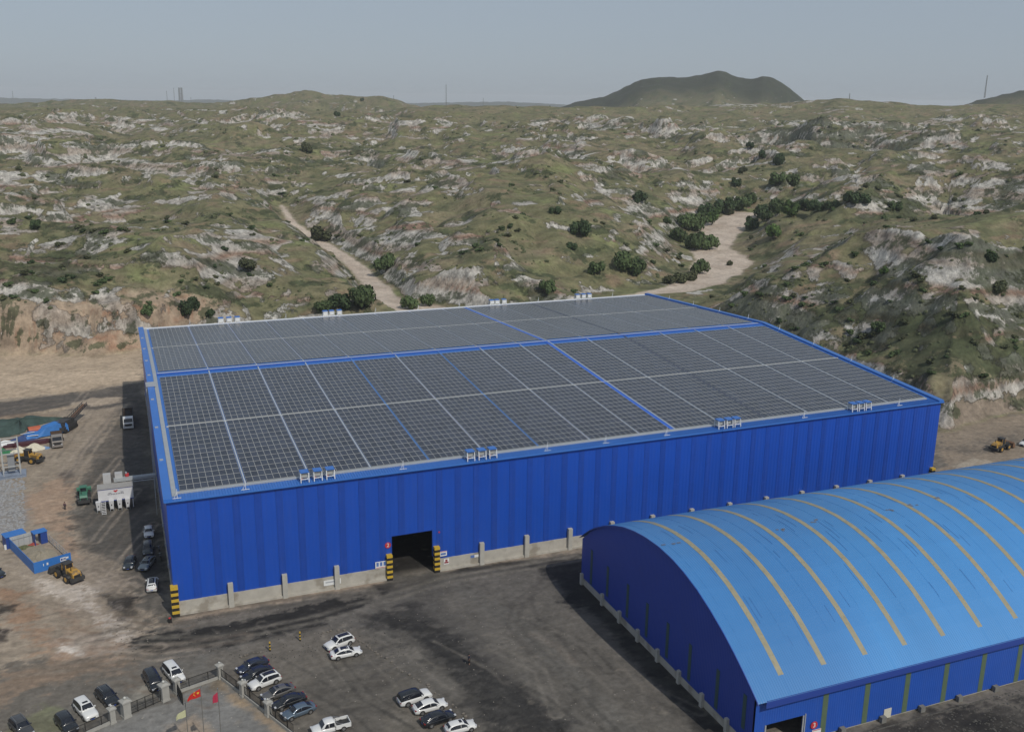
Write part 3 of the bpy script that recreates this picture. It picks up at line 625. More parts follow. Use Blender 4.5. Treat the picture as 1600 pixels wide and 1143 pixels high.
# front wall: pale panels with narrower dark strips between them, cut round the doorway
xs = []
px_strips = [315, 350, 383, 437, 470, 500, 530, 566, 596, 626, 657, 686, 714, 742, 770, 797, 823]
sw = 1.15; pitch = 3.52
strips = [3.78+i*pitch for i in range(45)]
edges = [0.0]
for s_ in strips: edges += [s_-sw/2, s_+sw/2]
edges.append(W)
for i in range(len(edges)-1):
    a, b_ = edges[i], edges[i+1]
    if b_ > W: b_ = W
    if a >= W-.3: continue
    strip = i % 2 == 1
    parts = [(a, b_, SILL)]
    if a < DX1 and b_ > DX0:
        parts = []
        if a < DX0: parts.append((a, DX0, SILL))
        parts.append((max(a, DX0), min(b_, DX1), DZ))
        if b_ > DX1: parts.append((DX1, b_, SILL))
    mb = MB()
    for (x0, x1, z0) in parts:
        mb.box(x0+.01, x1-.01, -.045 if strip else 0, .12, z0, H-.05)
        if strip and z0 == SILL:                       # fixing lines across the strip
            for k in range(1, 7): mb.box(x0+.03, x1-.03, -.075, -.046, z0+k*(H-SILL)/7-.04, z0+k*(H-SILL)/7+.04)
    mb.build('wall_strip' if strip else 'wall_panel', M_strip_x if strip else M_wall_x, hall)
# other walls
MB().box(-.0, .12, .13, D-.13, SILL*.79, H-.05).build('side_wall', M_wall_y, hall)
MB().box(W-.12, W, .13, D-.13, 1.2, H-.05).build('side_wall', M_wall_y, hall)
MB().box(0, W, D-.12, D, 1.2, H-.05).build('rear_wall', M_wall_x, hall)
for xx in (-.02, W-.1): MB().prism([(.0, H-.05), (D, H-.05), (D/2, H+RH)], 0, xx, xx+.12).build('gable', M_blue, hall)
# plinth and its posts
for i in range(18):
    a, b_ = i*BAY, (i+1)*BAY
    if i == 4: a, b_ = 36, DX0-.9
    if i == 4:
        pass
    mb = MB()
    if i == 4: mb.box(a, b_, -.16, .3, -.2, SILL)
    else: mb.box(a+.01, b_-.01, -.16, .3, -.2, SILL)
    mb.box(a+.01, b_-.01, -.55, -.17, -.2, .35)
    mb.build('plinth_wall', M_conc, hall)
for i in range(1, 18):
    if i in (4, 5): continue
    MB().box(i*BAY-.42, i*BAY+.42, -.78, -.12, -.2, 4.35).build('plinth_post', M_conc2, hall)
for i in range(14):
    MB().box(-.16, .3, .5+i*9.3, .5+(i+1)*9.3-.02, -.2, SILL*.8).build('plinth_wall', M_conc, hall)
def striped(x, y, w, h, n, nm='striped_post', parent=None, loc=None):
    mb = MB()
    for k in range(n*2):
        z0 = h*k/(n*2); mb.box(x-w/2-(.015 if k % 2 else 0), x+w/2+(.015 if k % 2 else 0), y-w/2-(.015 if k % 2 else 0), y+w/2+(.015 if k % 2 else 0), z0, h*(k+1)/(n*2), 0 if k % 2 else 1)
    return mb.build(nm, [M_yel, M_blk], parent)
striped(DX0-.5, -.35, 1.0, 4.9, 5, parent=hall); striped(DX1+.55, -.35, 1.0, 5.0, 5, parent=hall)
striped(.1, -.3, 1.15, 5.4, 5, parent=hall)
striped(W-.4, -.3, 1.0, 4.9, 5, parent=hall)
MB().box(DX0-.02, DX0+.14, -.06, .3, 3, DZ).box(DX1-.14, DX1+.02, -.06, .3, 3, DZ).box(DX0+.15, DX1-.15, -.06, .3, DZ-.16, DZ).build('door_frame', M_blue2, hall)
# interior walls seen through the doorway
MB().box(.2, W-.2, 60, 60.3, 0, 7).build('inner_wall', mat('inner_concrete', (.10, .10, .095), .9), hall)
# ---- roof
SL = RH/(D/2)
def rz_(y): return H+.05+SL*(y if y <= D/2 else D-y)
mb = MB(); mb.add([(-.35, -.35, rz_(-.35)), (W+.35, -.35, rz_(-.35)), (W+.35, D/2, rz_(D/2)), (-.35, D/2, rz_(D/2)), (-.35, -.35, rz_(-.35)-.25), (W+.35, -.35, rz_(-.35)-.25), (W+.35, D/2, rz_(D/2)-.25), (-.35, D/2, rz_(D/2)-.25)],
                  [(0, 1, 2, 3), (7, 6, 5, 4), (0, 4, 5, 1), (1, 5, 6, 2), (3, 7, 4, 0)])
mb.build('roof_sheet', sheet_ribs(M_lblue, 0, .9, .06), hall, fix=True)
mb = MB(); mb.add([(-.35, D/2, rz_(D/2)), (W+.35, D/2, rz_(D/2)), (W+.35, D+.35, rz_(-.35)), (-.35, D+.35, rz_(-.35)), (-.35, D/2, rz_(D/2)-.25), (W+.35, D/2, rz_(D/2)-.25), (W+.35, D+.35, rz_(-.35)-.25), (-.35, D+.35, rz_(-.35)-.25)],
                  [(0, 1, 2, 3), (7, 6, 5, 4), (2, 6, 7, 3), (1, 5, 6, 2), (3, 7, 4, 0)])
mb.build('roof_sheet', sheet_ribs(M_lblue, 0, .9, .06), hall)
# small upstanding ribs along the visible front eave and the left margin: real geometry joined
mb = MB()
for i in range(360):
    x = -.2+i*.45; mb.add([(x, -.42, rz_(-.4)+.01), (x+.14, -.42, rz_(-.4)+.01), (x+.14, 2.0, rz_(2.0)+.01), (x, 2.0, rz_(2.0)+.01), (x+.03, -.42, rz_(-.4)+.11), (x+.11, -.42, rz_(-.4)+.11), (x+.11, 2.0, rz_(2.0)+.11), (x+.03, 2.0, rz_(2.0)+.11)],
       [(4, 5, 6, 7), (0, 1, 5, 4), (0, 4, 7, 3), (1, 2, 6, 5)])
tag(mb.build('eave_rib', M_lblue, hall, fix=False), kind='stuff')
def slope_bar(nm, x0, x1, y0, y1, h, m, up=.03, parent=hall):
    """a low bar lying on the roof slope"""
    mb = MB(); z = lambda y: rz_(y)+up
    segs = [(y0, y1)] if not (y0 < D/2 < y1) else [(y0, D/2), (D/2, y1)]
    for a, b_ in segs:
        mb.add([(x0, a, z(a)), (x1, a, z(a)), (x1, b_, z(b_)), (x0, b_, z(b_)), (x0, a, z(a)+h), (x1, a, z(a)+h), (x1, b_, z(b_)+h), (x0, b_, z(b_)+h)],
               [(4, 5, 6, 7), (0, 1, 5, 4), (2, 3, 7, 6), (3, 0, 4, 7), (1, 2, 6, 5)])
    return mb.build(nm, m, parent)
M_walk = mat('walkway', (.52, .53, .51), .5)
slope_bar('gable_flashing', -.4, .95, -.3, D+.3, .42, M_lblue, .0)
slope_bar('gable_flashing', W-.9, W+.4, -.3, D+.3, .42, mat('edge_blue', (.035, .15, .46), .4), .0)
slope_bar('cable_tray', 1.0, 1.75, 1.2, D-1, .22, M_galv)
slope_bar('cable_tray', 1.0, W-2.2, 1.95, 2.6, .24, M_galv)
slope_bar('cable_tray', 1.0, W-2.2, D-2.2, D-1.6, .34, M_white)
slope_bar('ridge_walkway', 2.0, W-1.6, D/2+.4, D/2+.85, .16, M_walk)
slope_bar('ridge_cap', .9, W-.9, D/2-.75, D/2+.3, .10, mat('ridge_blue', (.02, .10, .45), .4), .06)
slope_bar('eave_gutter', -.35, W+.35, -.62, -.36, .16, M_lblue, -.1)
# panels: blocks of nine columns by fourteen rows
PWX, PLY = 1.134, 2.094
x0s = []; ncol = []; x = 2.35
for i in range(15):
    nc = 6 if i == 8 else 9
    x0s.append(x); ncol.append(nc); x += nc*PWX+.52+(.75 if i == 8 else 0)
print('last panel edge', x)
row_y = []
y = 2.95
for half in range(2):
    for r in range(14): row_y.append(y); y += PLY+.02
    y += .55
mid1 = row_y[14]-.33
for half in range(2):
    pass
far_y = [D-yy-PLY for yy in row_y]
allrows = row_y+far_y
for q, yy in enumerate((mid1, D-mid1)): slope_bar('roof_walkway', 2.0, W-1.4, yy-.17, yy+.12, .16, M_walk)
M_wline = mat('walk_strip', (.52, .56, .60), .4, .2)
M_bline = mat('blue_strip', (.10, .25, .56), .4)
for i in range(1, len(x0s)):
    xa = x0s[i]
    if i == 9:
        slope_bar('roof_joint', xa-1.22, xa-.10, 2.7, D-2.6, .12, mat('joint_blue', (.02, .12, .55), .4), .05)
        slope_bar('joint_strip', xa-.42, xa-.18, 2.7, D-2.6, .10, M_wline, .17)
    else:
        near = M_bline if i in (4, 6) else (mat('dull_strip', (.085, .10, .15), .5) if i in (11,) else M_wline)
        slope_bar('gap_strip', xa-.38, xa-.15, 2.7, D/2-.8, .08, near, .10)
        slope_bar('gap_strip', xa-.36, xa-.18, D/2+1.0, D-2.6, .08, mat('dull_strip', (.085, .10, .15), .5) if i in (11,) else M_wline, .10)
# panel mesh: aluminium frame, glass set inside it
def glass_mat():
    m = bpy.data.materials.new('solar_glass'); m.use_nodes = True; t = m.node_tree; b = t.nodes['Principled BSDF']
    tc = t.nodes.new('ShaderNodeTexCoord')
    n = t.nodes.new('ShaderNodeTexNoise'); n.inputs['Scale'].default_value = .09; n.inputs['Detail'].default_value = 3; t.links.new(tc.outputs['Object'], n.inputs['Vector'])
    v = t.nodes.new('ShaderNodeTexWhiteNoise'); v.noise_dimensions = '3D'
    at = t.nodes.new('ShaderNodeAttribute'); at.attribute_name = 'tone'
    r = t.nodes.new('ShaderNodeMapRange'); r.inputs['To Min'].default_value = .75; r.inputs['To Max'].default_value = 1.3; t.links.new(at.outputs['Fac'], r.inputs[0])
    sc = t.nodes.new('ShaderNodeVectorMath'); sc.operation = 'SCALE'; sc.inputs[0].default_value = (.028, .034, .052); t.links.new(r.outputs[0], sc.inputs['Scale'])
    t.links.new(sc.outputs[0], b.inputs['Base Color'])
    b.inputs['Roughness'].default_value = .22; b.inputs['Specular IOR Level'].default_value = .6
    return m
M_glass = glass_mat()
fr = .036
def panel_geo():
    w, l, h = PWX, PLY, .05
    v = [(0.004, 0, 0), (w-.004, 0, 0), (w-.004, l, 0), (0.004, l, 0), (0.004, 0, h), (w-.004, 0, h), (w-.004, l, h), (0.004, l, h)]
    g_ = .055; v += [(fr, g_, h), (w-fr, g_, h), (w-fr, l-g_, h), (fr, l-g_, h)]
    v += [(fr, g_, h-.012), (w-fr, g_, h-.012), (w-fr, l-g_, h-.012), (fr, l-g_, h-.012)]
    f = [(0, 1, 5, 4), (1, 2, 6, 5), (2, 3, 7, 6), (3, 0, 4, 7), (4, 5, 9, 8), (5, 6, 10, 9), (6, 7, 11, 10), (7, 4, 8, 11), (12, 13, 14, 15)]
    return np.array(v), f
PV, PF = panel_geo()
ang = math.atan(SL)
def panel_xf(xa, ya):
    far = ya > D/2-1
    yy = PV[:, 1]*math.cos(ang)
    P = np.empty_like(PV); P[:, 0] = PV[:, 0]; P[:, 1] = yy
    zs = np.array([rz_(ya+q) for q in yy]); P[:, 2] = zs-rz_(ya)+PV[:, 2]
    return P, rz_(ya)+.16
meshes = {}
def panel_mesh(far, k):
    if (far, k) in meshes: return meshes[(far, k)]
    P, _ = panel_xf(0, D*.75 if far else 10)
    me = bpy.data.meshes.new('solar_panel'); me.from_pydata([tuple(p) for p in P], [], PF); me.materials.append(M_frame); me.materials.append(M_glass)
    me.polygons.foreach_set('material_index', [0]*8+[1]); a = me.attributes.new('tone', 'FLOAT', 'FACE'); a.data.foreach_set('value', [k/7]*9); me.update()
    meshes[(far, k)] = me; return me
spots = [(xb+j*PWX, yy) for xb, nc in zip(x0s, ncol) for yy in allrows for j in range(nc)]
def cd(p): return (p[0]-CAM[0])**2+(p[1]-CAM[1])**2
spots.sort(key=cd)
prng = random.Random(3)
for (xa, ya) in spots[:300]:
    o = link('solar_panel', panel_mesh(False, prng.randrange(8)), hall); o.location = (xa, ya, rz_(ya)+.16)
Vs = []; tone = []
for (xa, ya) in spots[300:]:
    P, z = panel_xf(xa, ya); Vs.append(P+np.array((xa, ya, z))); tone.append(prng.random())
n = len(Vs); Vs = np.concatenate(Vs); fl_ = []
for i in range(n): fl_ += [tuple(q+i*16 for q in f) for f in PF]
me = bpy.data.meshes.new('solar_panels'); me.from_pydata(Vs.tolist(), [], fl_); me.materials.append(M_frame); me.materials.append(M_glass)
me.polygons.foreach_set('material_index', ([0]*8+[1])*n); a = me.attributes.new('tone', 'FLOAT', 'FACE'); a.data.foreach_set('value', np.repeat(tone, 9).astype(np.float32)); me.update()
tag(link('solar_panels', me, hall), kind='stuff')
print('panels', len(spots))
# short lightning rods with their stays along the eaves and gables
def rod(x, y):
    mb = MB(); z = rz_(y)
    mb.tube((x, y, z), (x, y, z+1.6), .05, 5).bar((x-.5, y-.1, z+.1), (x, y, z+1.0), .05, .05).bar((x-.75, y-.25, z+.10), (x+.6, y-.25, z+.10), .10, .08)
    mb.build('lightning_rod', M_white, hall)
for px, py in [(630, 733), (850, 700), (940, 688), (1033, 675), (1246, 648), (1395, 630)]: rod(G(px, 0, 0, 1)[0] if False else G(px, py, H)[0], .7)
for px, py in [(383, 762), (277, 778)]: rod(G(px, py, H)[0], .6)
for k in range(1, 9): rod(W-.3, k*14.5)
for k in range(1, 12): rod(k*13.5, D-.5)
for k in range(1, 8): MB().box(-.1, .5, k*16-.2, k*16+.2, rz_(k*16)+.42, rz_(k*16)+.62).build('lightning_rod_foot', M_galv, hall)
# cable riser box on the left gable
yq = 57.0
MB().box(-.75, 1.2, yq-.9, yq+.9, rz_(yq)+.42, rz_(yq)+1.0).box(-.78, -.35, yq-.5, yq-.2, 1.0, rz_(yq)+.5).build('cable_riser', M_galv, hall)
for yy in np.arange(4, D, 9.3): MB().box(-.32, -.02, yy-.1, yy+.1, 2.3, 3.0).build('wall_bracket', M_galv, hall)
# ---- roof fans in threes along both long eaves
def make_fan():
    r = empty('roof_fan_unit')
    MB().box(-.72, .72, -.75, .75, 1.58, 1.72).build('hood', M_lblue, r)
    MB().box(-.58, .58, -.25, .70, .55, 1.56).build('housing', mat('fan_housing', (.50, .50, .46), .45, .3, noise=.15, nscale=2), r)
    MB().box(-.46, .46, -.30, -.26, .62, 1.45).build('louvre', mat('louvre', (.42, .42, .38), .5, .2), r)
    mb = MB()
    for sx in (-.68, .68):
        mb.bar((sx, -.85, -.1), (sx, -.62, 1.58), .13, .13).bar((sx, .72, -.05), (sx, .68, 1.58), .12, .12).bar((sx, -.72, .5), (sx, .7, .5), .09, .09)
    mb.box(-.62, .62, -.78, -.68, .42, .54); mb.build('stand', M_white, r)
    MB().box(-.6, -.32, -.62, -.36, .28, .52).build('motor_cover', M_red, r)
    MB().box(-.55, .55, .705, .74, .5, 1.5).build('back_plate', M_white, r)
    return r
fan0 = make_fan(); first = True
ORD = ['left', 'middle', 'right']
FN = [([475, 497, 518], 744), ([731, 751, 770], 709), ([1120, 1136, 1151], 660), ([1330, 1344, 1358], 635)]
FF = [([345, 358, 371], 503), ([508, 518, 530], 491), ([768, 776, 787], 473), ([902, 911, 920], 463)]
PL = ['near eave, trio left of the doorway', 'near eave, trio right of the doorway', 'near eave, trio behind the shed roof', 'near eave, trio by the right corner']
PLF = ['far eave, trio by the left corner', 'far eave, second trio from left', 'far eave, third trio from left', 'far eave, trio by the right end']
for lst, front in ((FN, True), (FF, False)):
    for g, (pxs, py) in enumerate(lst):
        for k, px in enumerate(pxs):
            yw = 1.0 if front else D-1.0
            X_ = G(px, py+6, rz_(1.0))[0] if front else G(px, py, D-1, 1)[0]
            o = fan0 if first else copy_tree(fan0); first = False
            o.location = (float(X_), yw, rz_(1.0)+.1); o.rotation_euler = (0, 0, 0 if front else PI)
            tag(o, '%s roof fan box, %s' % (ORD[k], (PL if front else PLF)[g]), 'roof fan', 'fan units in threes along the long eaves')
# ---- signs on the front wall
def text_mesh(s, size, mname, m, parent, loc, rot=(PI/2, 0, 0), ext=.01, font=None):
    cu = bpy.data.curves.new(mname, 'FONT'); cu.body = s; cu.size = size; cu.extrude = ext; cu.align_x = 'CENTER'; cu.align_y = 'CENTER'
    o = bpy.data.objects.new('t', cu); COL.objects.link(o); bpy.context.view_layer.update()
    me = bpy.data.meshes.new_from_object(o); bpy.data.objects.remove(o); me.name = mname
    me.materials.clear(); me.materials.append(m)
    q = link(mname, me, parent); q.location = loc; q.rotation_euler = rot; return q
def disc(nm, r, m, parent, loc, th=.05, n=20):
    mb = MB(); mb.prism([(r*math.cos(2*PI*k/n), r*math.sin(2*PI*k/n)) for k in range(n)], 1, -th, 0)
    o = mb.build(nm, m, parent); o.location = loc; return o
def number_sign(s, loc, label):
    e = empty('number_sign', loc, 0, label, 'sign')
    disc('disc', .56, M_red, e, (0, 0, 0)); 
    text_mesh(s, .98, 'numeral', M_white, e, (0, -.065, 0), ext=.02); return e
number_sign('2', (36.35, -.08, 6.6), 'round red sign with white number 2, left of the hall doorway')
p = G(1271, 1131, -65, 1)
number_sign('3', (p[0], -65.12, p[2]), 'round red sign with white number 3, on the low wall of the arched shed')
def board(x, z, w, h, y, label, marks=(), cat='sign', col=None):
    e = empty('notice_board', (x, y, z), 0, label, cat)
    MB().box(-w/2, w/2, -.05, 0, -h/2, h/2).build('board', col or M_white, e)
    for (mx_, mz, mw, mh, mm) in marks: MB().box(mx_-mw/2, mx_+mw/2, -.062, -.052, mz-mh/2, mz+mh/2).build('marking', mm, e)
    return e
M_bprint = mat('blue_print', (.10, .18, .45), .6)
board(35.0, 3.1, 2.1, 1.3, -.19, 'white board with three blue and red columns of print, left of the doorway', [(-.65, .15, .42, .75, M_bprint), (0, .15, .42, .75, M_bprint), (.65, .15, .42, .75, M_bprint), (0, -.5, 1.8, .1, M_red)])
board(46.6, 3.3, 1.4, .95, -.19, 'small white board with red edge, right of the striped door post', [(0, .42, 1.3, .08, M_red), (0, -.05, 1.0, .4, M_bprint)])
e = empty('stop_board', (47.2, -.19, 1.65), 0, 'little white board with dark red seated mark, on the concrete plinth', 'sign')
MB().box(-.5, .5, -.05, 0, -.55, .55).build('board', M_white, e); MB().box(-.2, .2, -.07, -.052, .0, .4).box(-.4, .4, -.07, -.052, -.35, -.05).build('emblem', mat('dark_red', (.25, .03, .035), .6), e)
board(26.2, 1.3, 3.0, 1.0, -.19, 'low white banner fixed on the plinth left of the doorway', [(0, .1, 2.4, .25, mat('grey_print', (.4, .42, .45), .6))])
e = empty('wall_print', (53.0, -.19, 1.75), 0, 'red, white and blue strip of print on the plinth, right of the doorway', 'sign')
MB().box(-1.1, -.35, -.04, 0, -.25, .25).build('blue_patch', M_bprint, e); MB().box(-.35, .5, -.04, 0, -.25, .25).build('white_patch', M_white, e); MB().box(.5, 1.1, -.04, 0, -.25, .25).build('red_patch', M_red, e)
disc('wall_lamp', .16, M_red, hall, (45.9, -.06, 7.6))
# camera-like tripod at the hall corner
e = empty('corner_lamp', (-1.0, -2.2, 0), 0, 'little dark and red barrel standing at the front left corner of the hall', 'barrel')
MB().tube((0, 0, 0), (0, 0, .7), .32, 12).build('drum', M_blk, e); MB().tube((0, 0, .705), (0, 0, .8), .2, 12).build('lid', M_red, e)
# ------------------------------------------------------------------ arched shed
SX0, SX1, SY0, SY1 = 68.2, 176.0, -65.0, -13.4
EZ, AZ = 8.7, 18.9
shed = empty('arched_shed', (0, 0, 0), 0, 'long blue shed with barrel roof striped by tan skylights, beside the hall', 'shed')
M_sky = mat('shed_roof_sheet', (.064, .25, .56), .45, noise=.16, nscale=.05, dirt=((.04, .15, .38), .02, .5, .5), stretch=(1, .25, .25))
M_roof = sheet_ribs(M_sky, 0, .38, .05)
M_tan = sheet_ribs(mat('tan_skylight', (.30, .27, .18), .55, noise=.14, nscale=.6, dirt=((.20, .19, .13), 2.0, .5, .55)), 0, .38, .03)
M_green = mat('green_skylight', (.095, .14, .085), .5, noise=.12, nscale=.8)
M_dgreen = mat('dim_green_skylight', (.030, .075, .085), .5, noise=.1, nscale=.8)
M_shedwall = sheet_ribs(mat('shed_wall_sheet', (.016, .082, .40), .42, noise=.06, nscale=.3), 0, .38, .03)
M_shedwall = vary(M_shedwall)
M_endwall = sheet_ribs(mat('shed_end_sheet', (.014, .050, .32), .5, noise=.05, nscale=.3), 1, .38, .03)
PRO = [(-13.1, 8.75), (-14.6, 10.0), (-16.7, 11.65), (-19.0, 13.1), (-22.0, 14.7), (-25.0, 16.0), (-28.5, 17.2), (-32, 18.0), (-35.5, 18.5), (-39.5, 18.72), (-43.5, 18.5), (-47, 17.9), (-50.5, 16.95), (-54, 15.6), (-57.3, 14.05), (-60.3, 12.35), (-62.8, 10.75), (-64.6, 9.5), (-65.9, 8.55)]
def arc_y(u):
    P = np.array(PRO); s = np.concatenate([[0], np.cumsum(np.hypot(*(np.diff(P, axis=0).T)))]); s /= s[-1]
    return np.interp(u, s, P[:, 0]), np.interp(u, s, P[:, 1])
def arc_pts(u0, u1, n):
    us = np.linspace(u0, u1, n); a, b = arc_y(us); return list(zip(a.tolist(), b.tolist()))
def arc_sheet(nm, x0, x1, u0, u1, lift, th, m, n=40, smooth=True):
    A = arc_pts(u0, u1, n); mb = MB()
    nor = []
    for i in range(n):
        a = A[max(i-1, 0)]; b = A[min(i+1, n-1)]; dy, dz = b[0]-a[0], b[1]-a[1]; L = math.hypot(dy, dz); nor.append((-(-dz)/L*-1, -dy/L))
    nor = [(ny, nz) if nz > 0 else (-ny, -nz) for ny, nz in nor]
    top = [(p[0]+q[0]*lift, p[1]+q[1]*lift) for p, q in zip(A, nor)]; bot = [(p[0]+q[0]*(lift-th), p[1]+q[1]*(lift-th)) for p, q in zip(A, nor)]
    vs = []
    for xx in (x0, x1):
        vs += [(xx, p[0], p[1]) for p in top]+[(xx, p[0], p[1]) for p in bot]
    N2 = 2*n; fs = []
    for i in range(n-1):
        fs += [(i, i+1, N2+i+1, N2+i), (n+i, N2+n+i, N2+n+i+1, n+i+1), (i, n+i, n+i+1, i+1), (N2+i, N2+i+1, N2+n+i+1, N2+n+i)]
    fs += [(0, N2, N2+n, n), (n-1, 2*n-1, N2+2*n-1, N2+n-1)]
    mb.add(vs, fs); return mb.build(nm, m, shed)
# roof in sheets between the skylights
sk = [73.0+i*6.98 for i in range(15)]
ed = [SX0-.35]+[q for s_ in sk for q in (s_-.45, s_+.45)]+[SX1]
arc_sheet('roof_sheet', SX0-.35, SX1, 0, 1, 0, .18, M_roof, 60)
for i in range(15):
    arc_sheet('skylight_strip', sk[i]-.43, sk[i]+.43, .045, .952, .035, .03, M_tan, 50)
# laps between roof sheets: thin raised seams a little proud, every 3.5 m
for i in range(30): arc_sheet('roof_seam', 69.5+i*3.49-.04, 69.5+i*3.49+.04, 0.0, 1.0, .03, .03, M_sky, 40)
# patches and stains on the roof
prng = random.Random(5)
M_stain = mat('roof_stain', (.13, .15, .20), .8)
M_scr = mat('roof_scratch', (.035, .15, .40), .6)
for (px, py, w, l) in [(1047, 848, 1.4, .35), (1275, 812, 1.6, .4), (1385, 797, 1.0, .3), (1425, 788, .8, .3), (1465, 776, .7, .3), (1220, 827, .5, .2)]:
    best = min(np.linspace(.1, .9, 300), key=lambda u: abs(proj((G(px, py, float(arc_y(u)[1]))[0], float(arc_y(u)[0]), float(arc_y(u)[1])))[1]-py))
    xx = G(px, py, float(arc_y(best)[1]))[0]
    for k in range(4):
        dx = prng.uniform(-w, w); du = prng.uniform(-.006, .006)
        arc_sheet('stain', xx+dx-.3, xx+dx+.3*prng.random()+.1, best+du, best+du+.006, .042, .006, M_stain, 4)
for k in range(50):
    xx = prng.uniform(70, 130); u = prng.betavariate(3, 2)*.75+.15; L = prng.uniform(.02, .10)
    if min(abs(xx-s_) for s_ in sk) < .6: continue
    arc_sheet('scratch', xx-.035, xx+.035, u, min(u+L, .95), .041, .006, M_scr, 8)
# end wall
A = arc_pts(0, 1, 50)
low = 1.3
mb = MB(); poly = [(p[0]+(.25 if p[0] > -20 and i < 3 else 0)*-1, p[1]-.2) for i, p in enumerate(A)]
poly = [(min(max(p[0], SY0-.0), SY1), p[1]) for p in poly]
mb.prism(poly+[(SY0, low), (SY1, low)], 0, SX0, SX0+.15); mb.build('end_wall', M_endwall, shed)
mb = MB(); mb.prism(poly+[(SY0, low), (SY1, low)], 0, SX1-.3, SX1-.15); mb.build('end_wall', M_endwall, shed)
def off_arc(nm, lift0, lift1, x0, x1, m):
    pass
arc_sheet('verge_trim', SX0-.42, SX0-.30, 0, 1, .06, .42, mat('verge_blue', (.012, .045, .28), .4), 60)
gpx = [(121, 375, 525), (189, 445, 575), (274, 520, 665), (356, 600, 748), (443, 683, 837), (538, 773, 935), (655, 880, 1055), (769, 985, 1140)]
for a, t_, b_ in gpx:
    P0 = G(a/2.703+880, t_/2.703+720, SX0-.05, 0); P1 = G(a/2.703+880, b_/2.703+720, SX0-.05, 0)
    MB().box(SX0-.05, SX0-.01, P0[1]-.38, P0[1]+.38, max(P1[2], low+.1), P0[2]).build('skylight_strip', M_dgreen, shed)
for k in range(9):
    yb = -15.8-6.24*k if k else -14.0
    mb = MB().box(SX0-.45, SX0+.25, yb-.3, yb+.3, -.2, 2.1); mb.build('foundation_post', M_conc2, shed)
MB().box(SX0+.02, SX0+.14, SY0, SY1, -.2, 1.28).build('base_wall', M_conc, shed)
MB().box(SX0+.3, SX1, SY1-.25, SY1, 1.0, 8.7).build('long_wall', M_shedwall, shed)
# low front wall with door opening
dA = G(1196, 1132, SY0, 1); dB = G(1255, 1119, SY0, 1)
DA, DB, DT = dA[0], dB[0], .5*(dA[2]+dB[2])+.1
print('shed door', DA, DB, DT)
wt = 8.9
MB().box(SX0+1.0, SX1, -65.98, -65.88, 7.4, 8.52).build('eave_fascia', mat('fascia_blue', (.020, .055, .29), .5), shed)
MB().box(SX0, DA, SY0, SY0+.2, .3, wt).box(DA+.001, DB-.001, SY0, SY0+.2, DT, wt).build('front_wall_panel', M_shedwall, shed)
gx = [79.7+7.09*k for k in range(14)]
prev = DB
for k, g_ in enumerate(gx):
    MB().box(prev+.001, g_-.45, SY0, SY0+.2, .3, wt).build('front_wall_panel', M_shedwall, shed)
    MB().box(g_-.45, g_+.45, SY0-.03, SY0+.2, .32, 6.8).box(g_-.45, g_+.45, SY0, SY0+.2, 6.81, wt).build('skylight_strip', M_green, shed)
    prev = g_+.45
MB().box(prev+.001, SX1, SY0, SY0+.2, .3, wt).build('front_wall_panel', M_shedwall, shed)
for k in range(13): 
    xx = 82.8+7.0*k; MB().box(xx-.4, xx+.4, SY0-.7, SY0-.1, -.2, .85).build('foundation_post', mat('sooty_concrete', (.17, .165, .15), .9, noise=.2, nscale=1), shed)
MB().box(DB+.2, SX1, SY0+.21, SY0+.5, -.2, .29).build('base_wall', M_conc, shed)
MB().box(DA-.12, DA+.1, SY0-.1, SY0-.02, 0, DT).box(DB-.1, DB+.12, SY0-.1, SY0-.02, 0, DT).box(DB+.25, DB+.4, SY0-.12, SY0-.02, 0, DT+.2).build('door_track', M_galv, shed)
p = G(1386, 1113, SY0, 1)
board(p[0], p[2], 1.3, 1.5, SY0-.05, 'blank cream notice fixed low on the shed wall between two green strips', col=mat('cream_board', (.58, .55, .46), .6))
p = G(1275, 1141, SY0, 1)
board(p[0], p[2]-.2, 1.5, 1.0, SY0-.05, 'white sign with red rim just under the number 3', [(0, .42, 1.4, .1, M_red)])
# coal heaped inside the shed so that its door looks into darkness
# ------------------------------------------------------------------ cars
M_glassb = mat('car_glass', (.012, .014, .020), .12, spec=.7)
M_tyre = mat('tyre', (.022, .021, .020), .85)
M_rim = mat('rim', (.30, .30, .30), .35, .6)
M_trim = mat('black_trim', (.025, .025, .025), .6)
M_lamp = mat('lamp_glass', (.55, .56, .58), .15, spec=.8)
M_tail = mat('tail_red', (.25, .012, .012), .25)
M_plate = mat('plate_blue', (.05, .10, .38), .5)
PAINT = dict(white=mat('paint_white', (.70, .70, .68), .32, coat=.5, noise=.03, nscale=1), black=mat('paint_black', (.012, .014, .017), .25, coat=.6),
             dark=mat('paint_dark', (.022, .030, .036), .3, coat=.5), navy=mat('paint_navy', (.015, .022, .045), .25, coat=.6), grey=mat('paint_grey', (.15, .145, .14), .32, .4, coat=.5),
             blue=mat('paint_bluegrey', (.12, .165, .215), .3, .4, coat=.5), silver=mat('paint_silver', (.24, .27, .28), .3, .4, coat=.5), dgrey=mat('paint_dgrey', (.05, .05, .052), .3, coat=.5))
def lerp_tab(t, x): a = np.array(t, float); return float(np.interp(x, a[:, 0], a[:, 1]))
def smooth_tab(t, x, r=.10): return sum(lerp_tab(t, x+k*r) for k in (-1, -.5, 0, .5, 1))/5
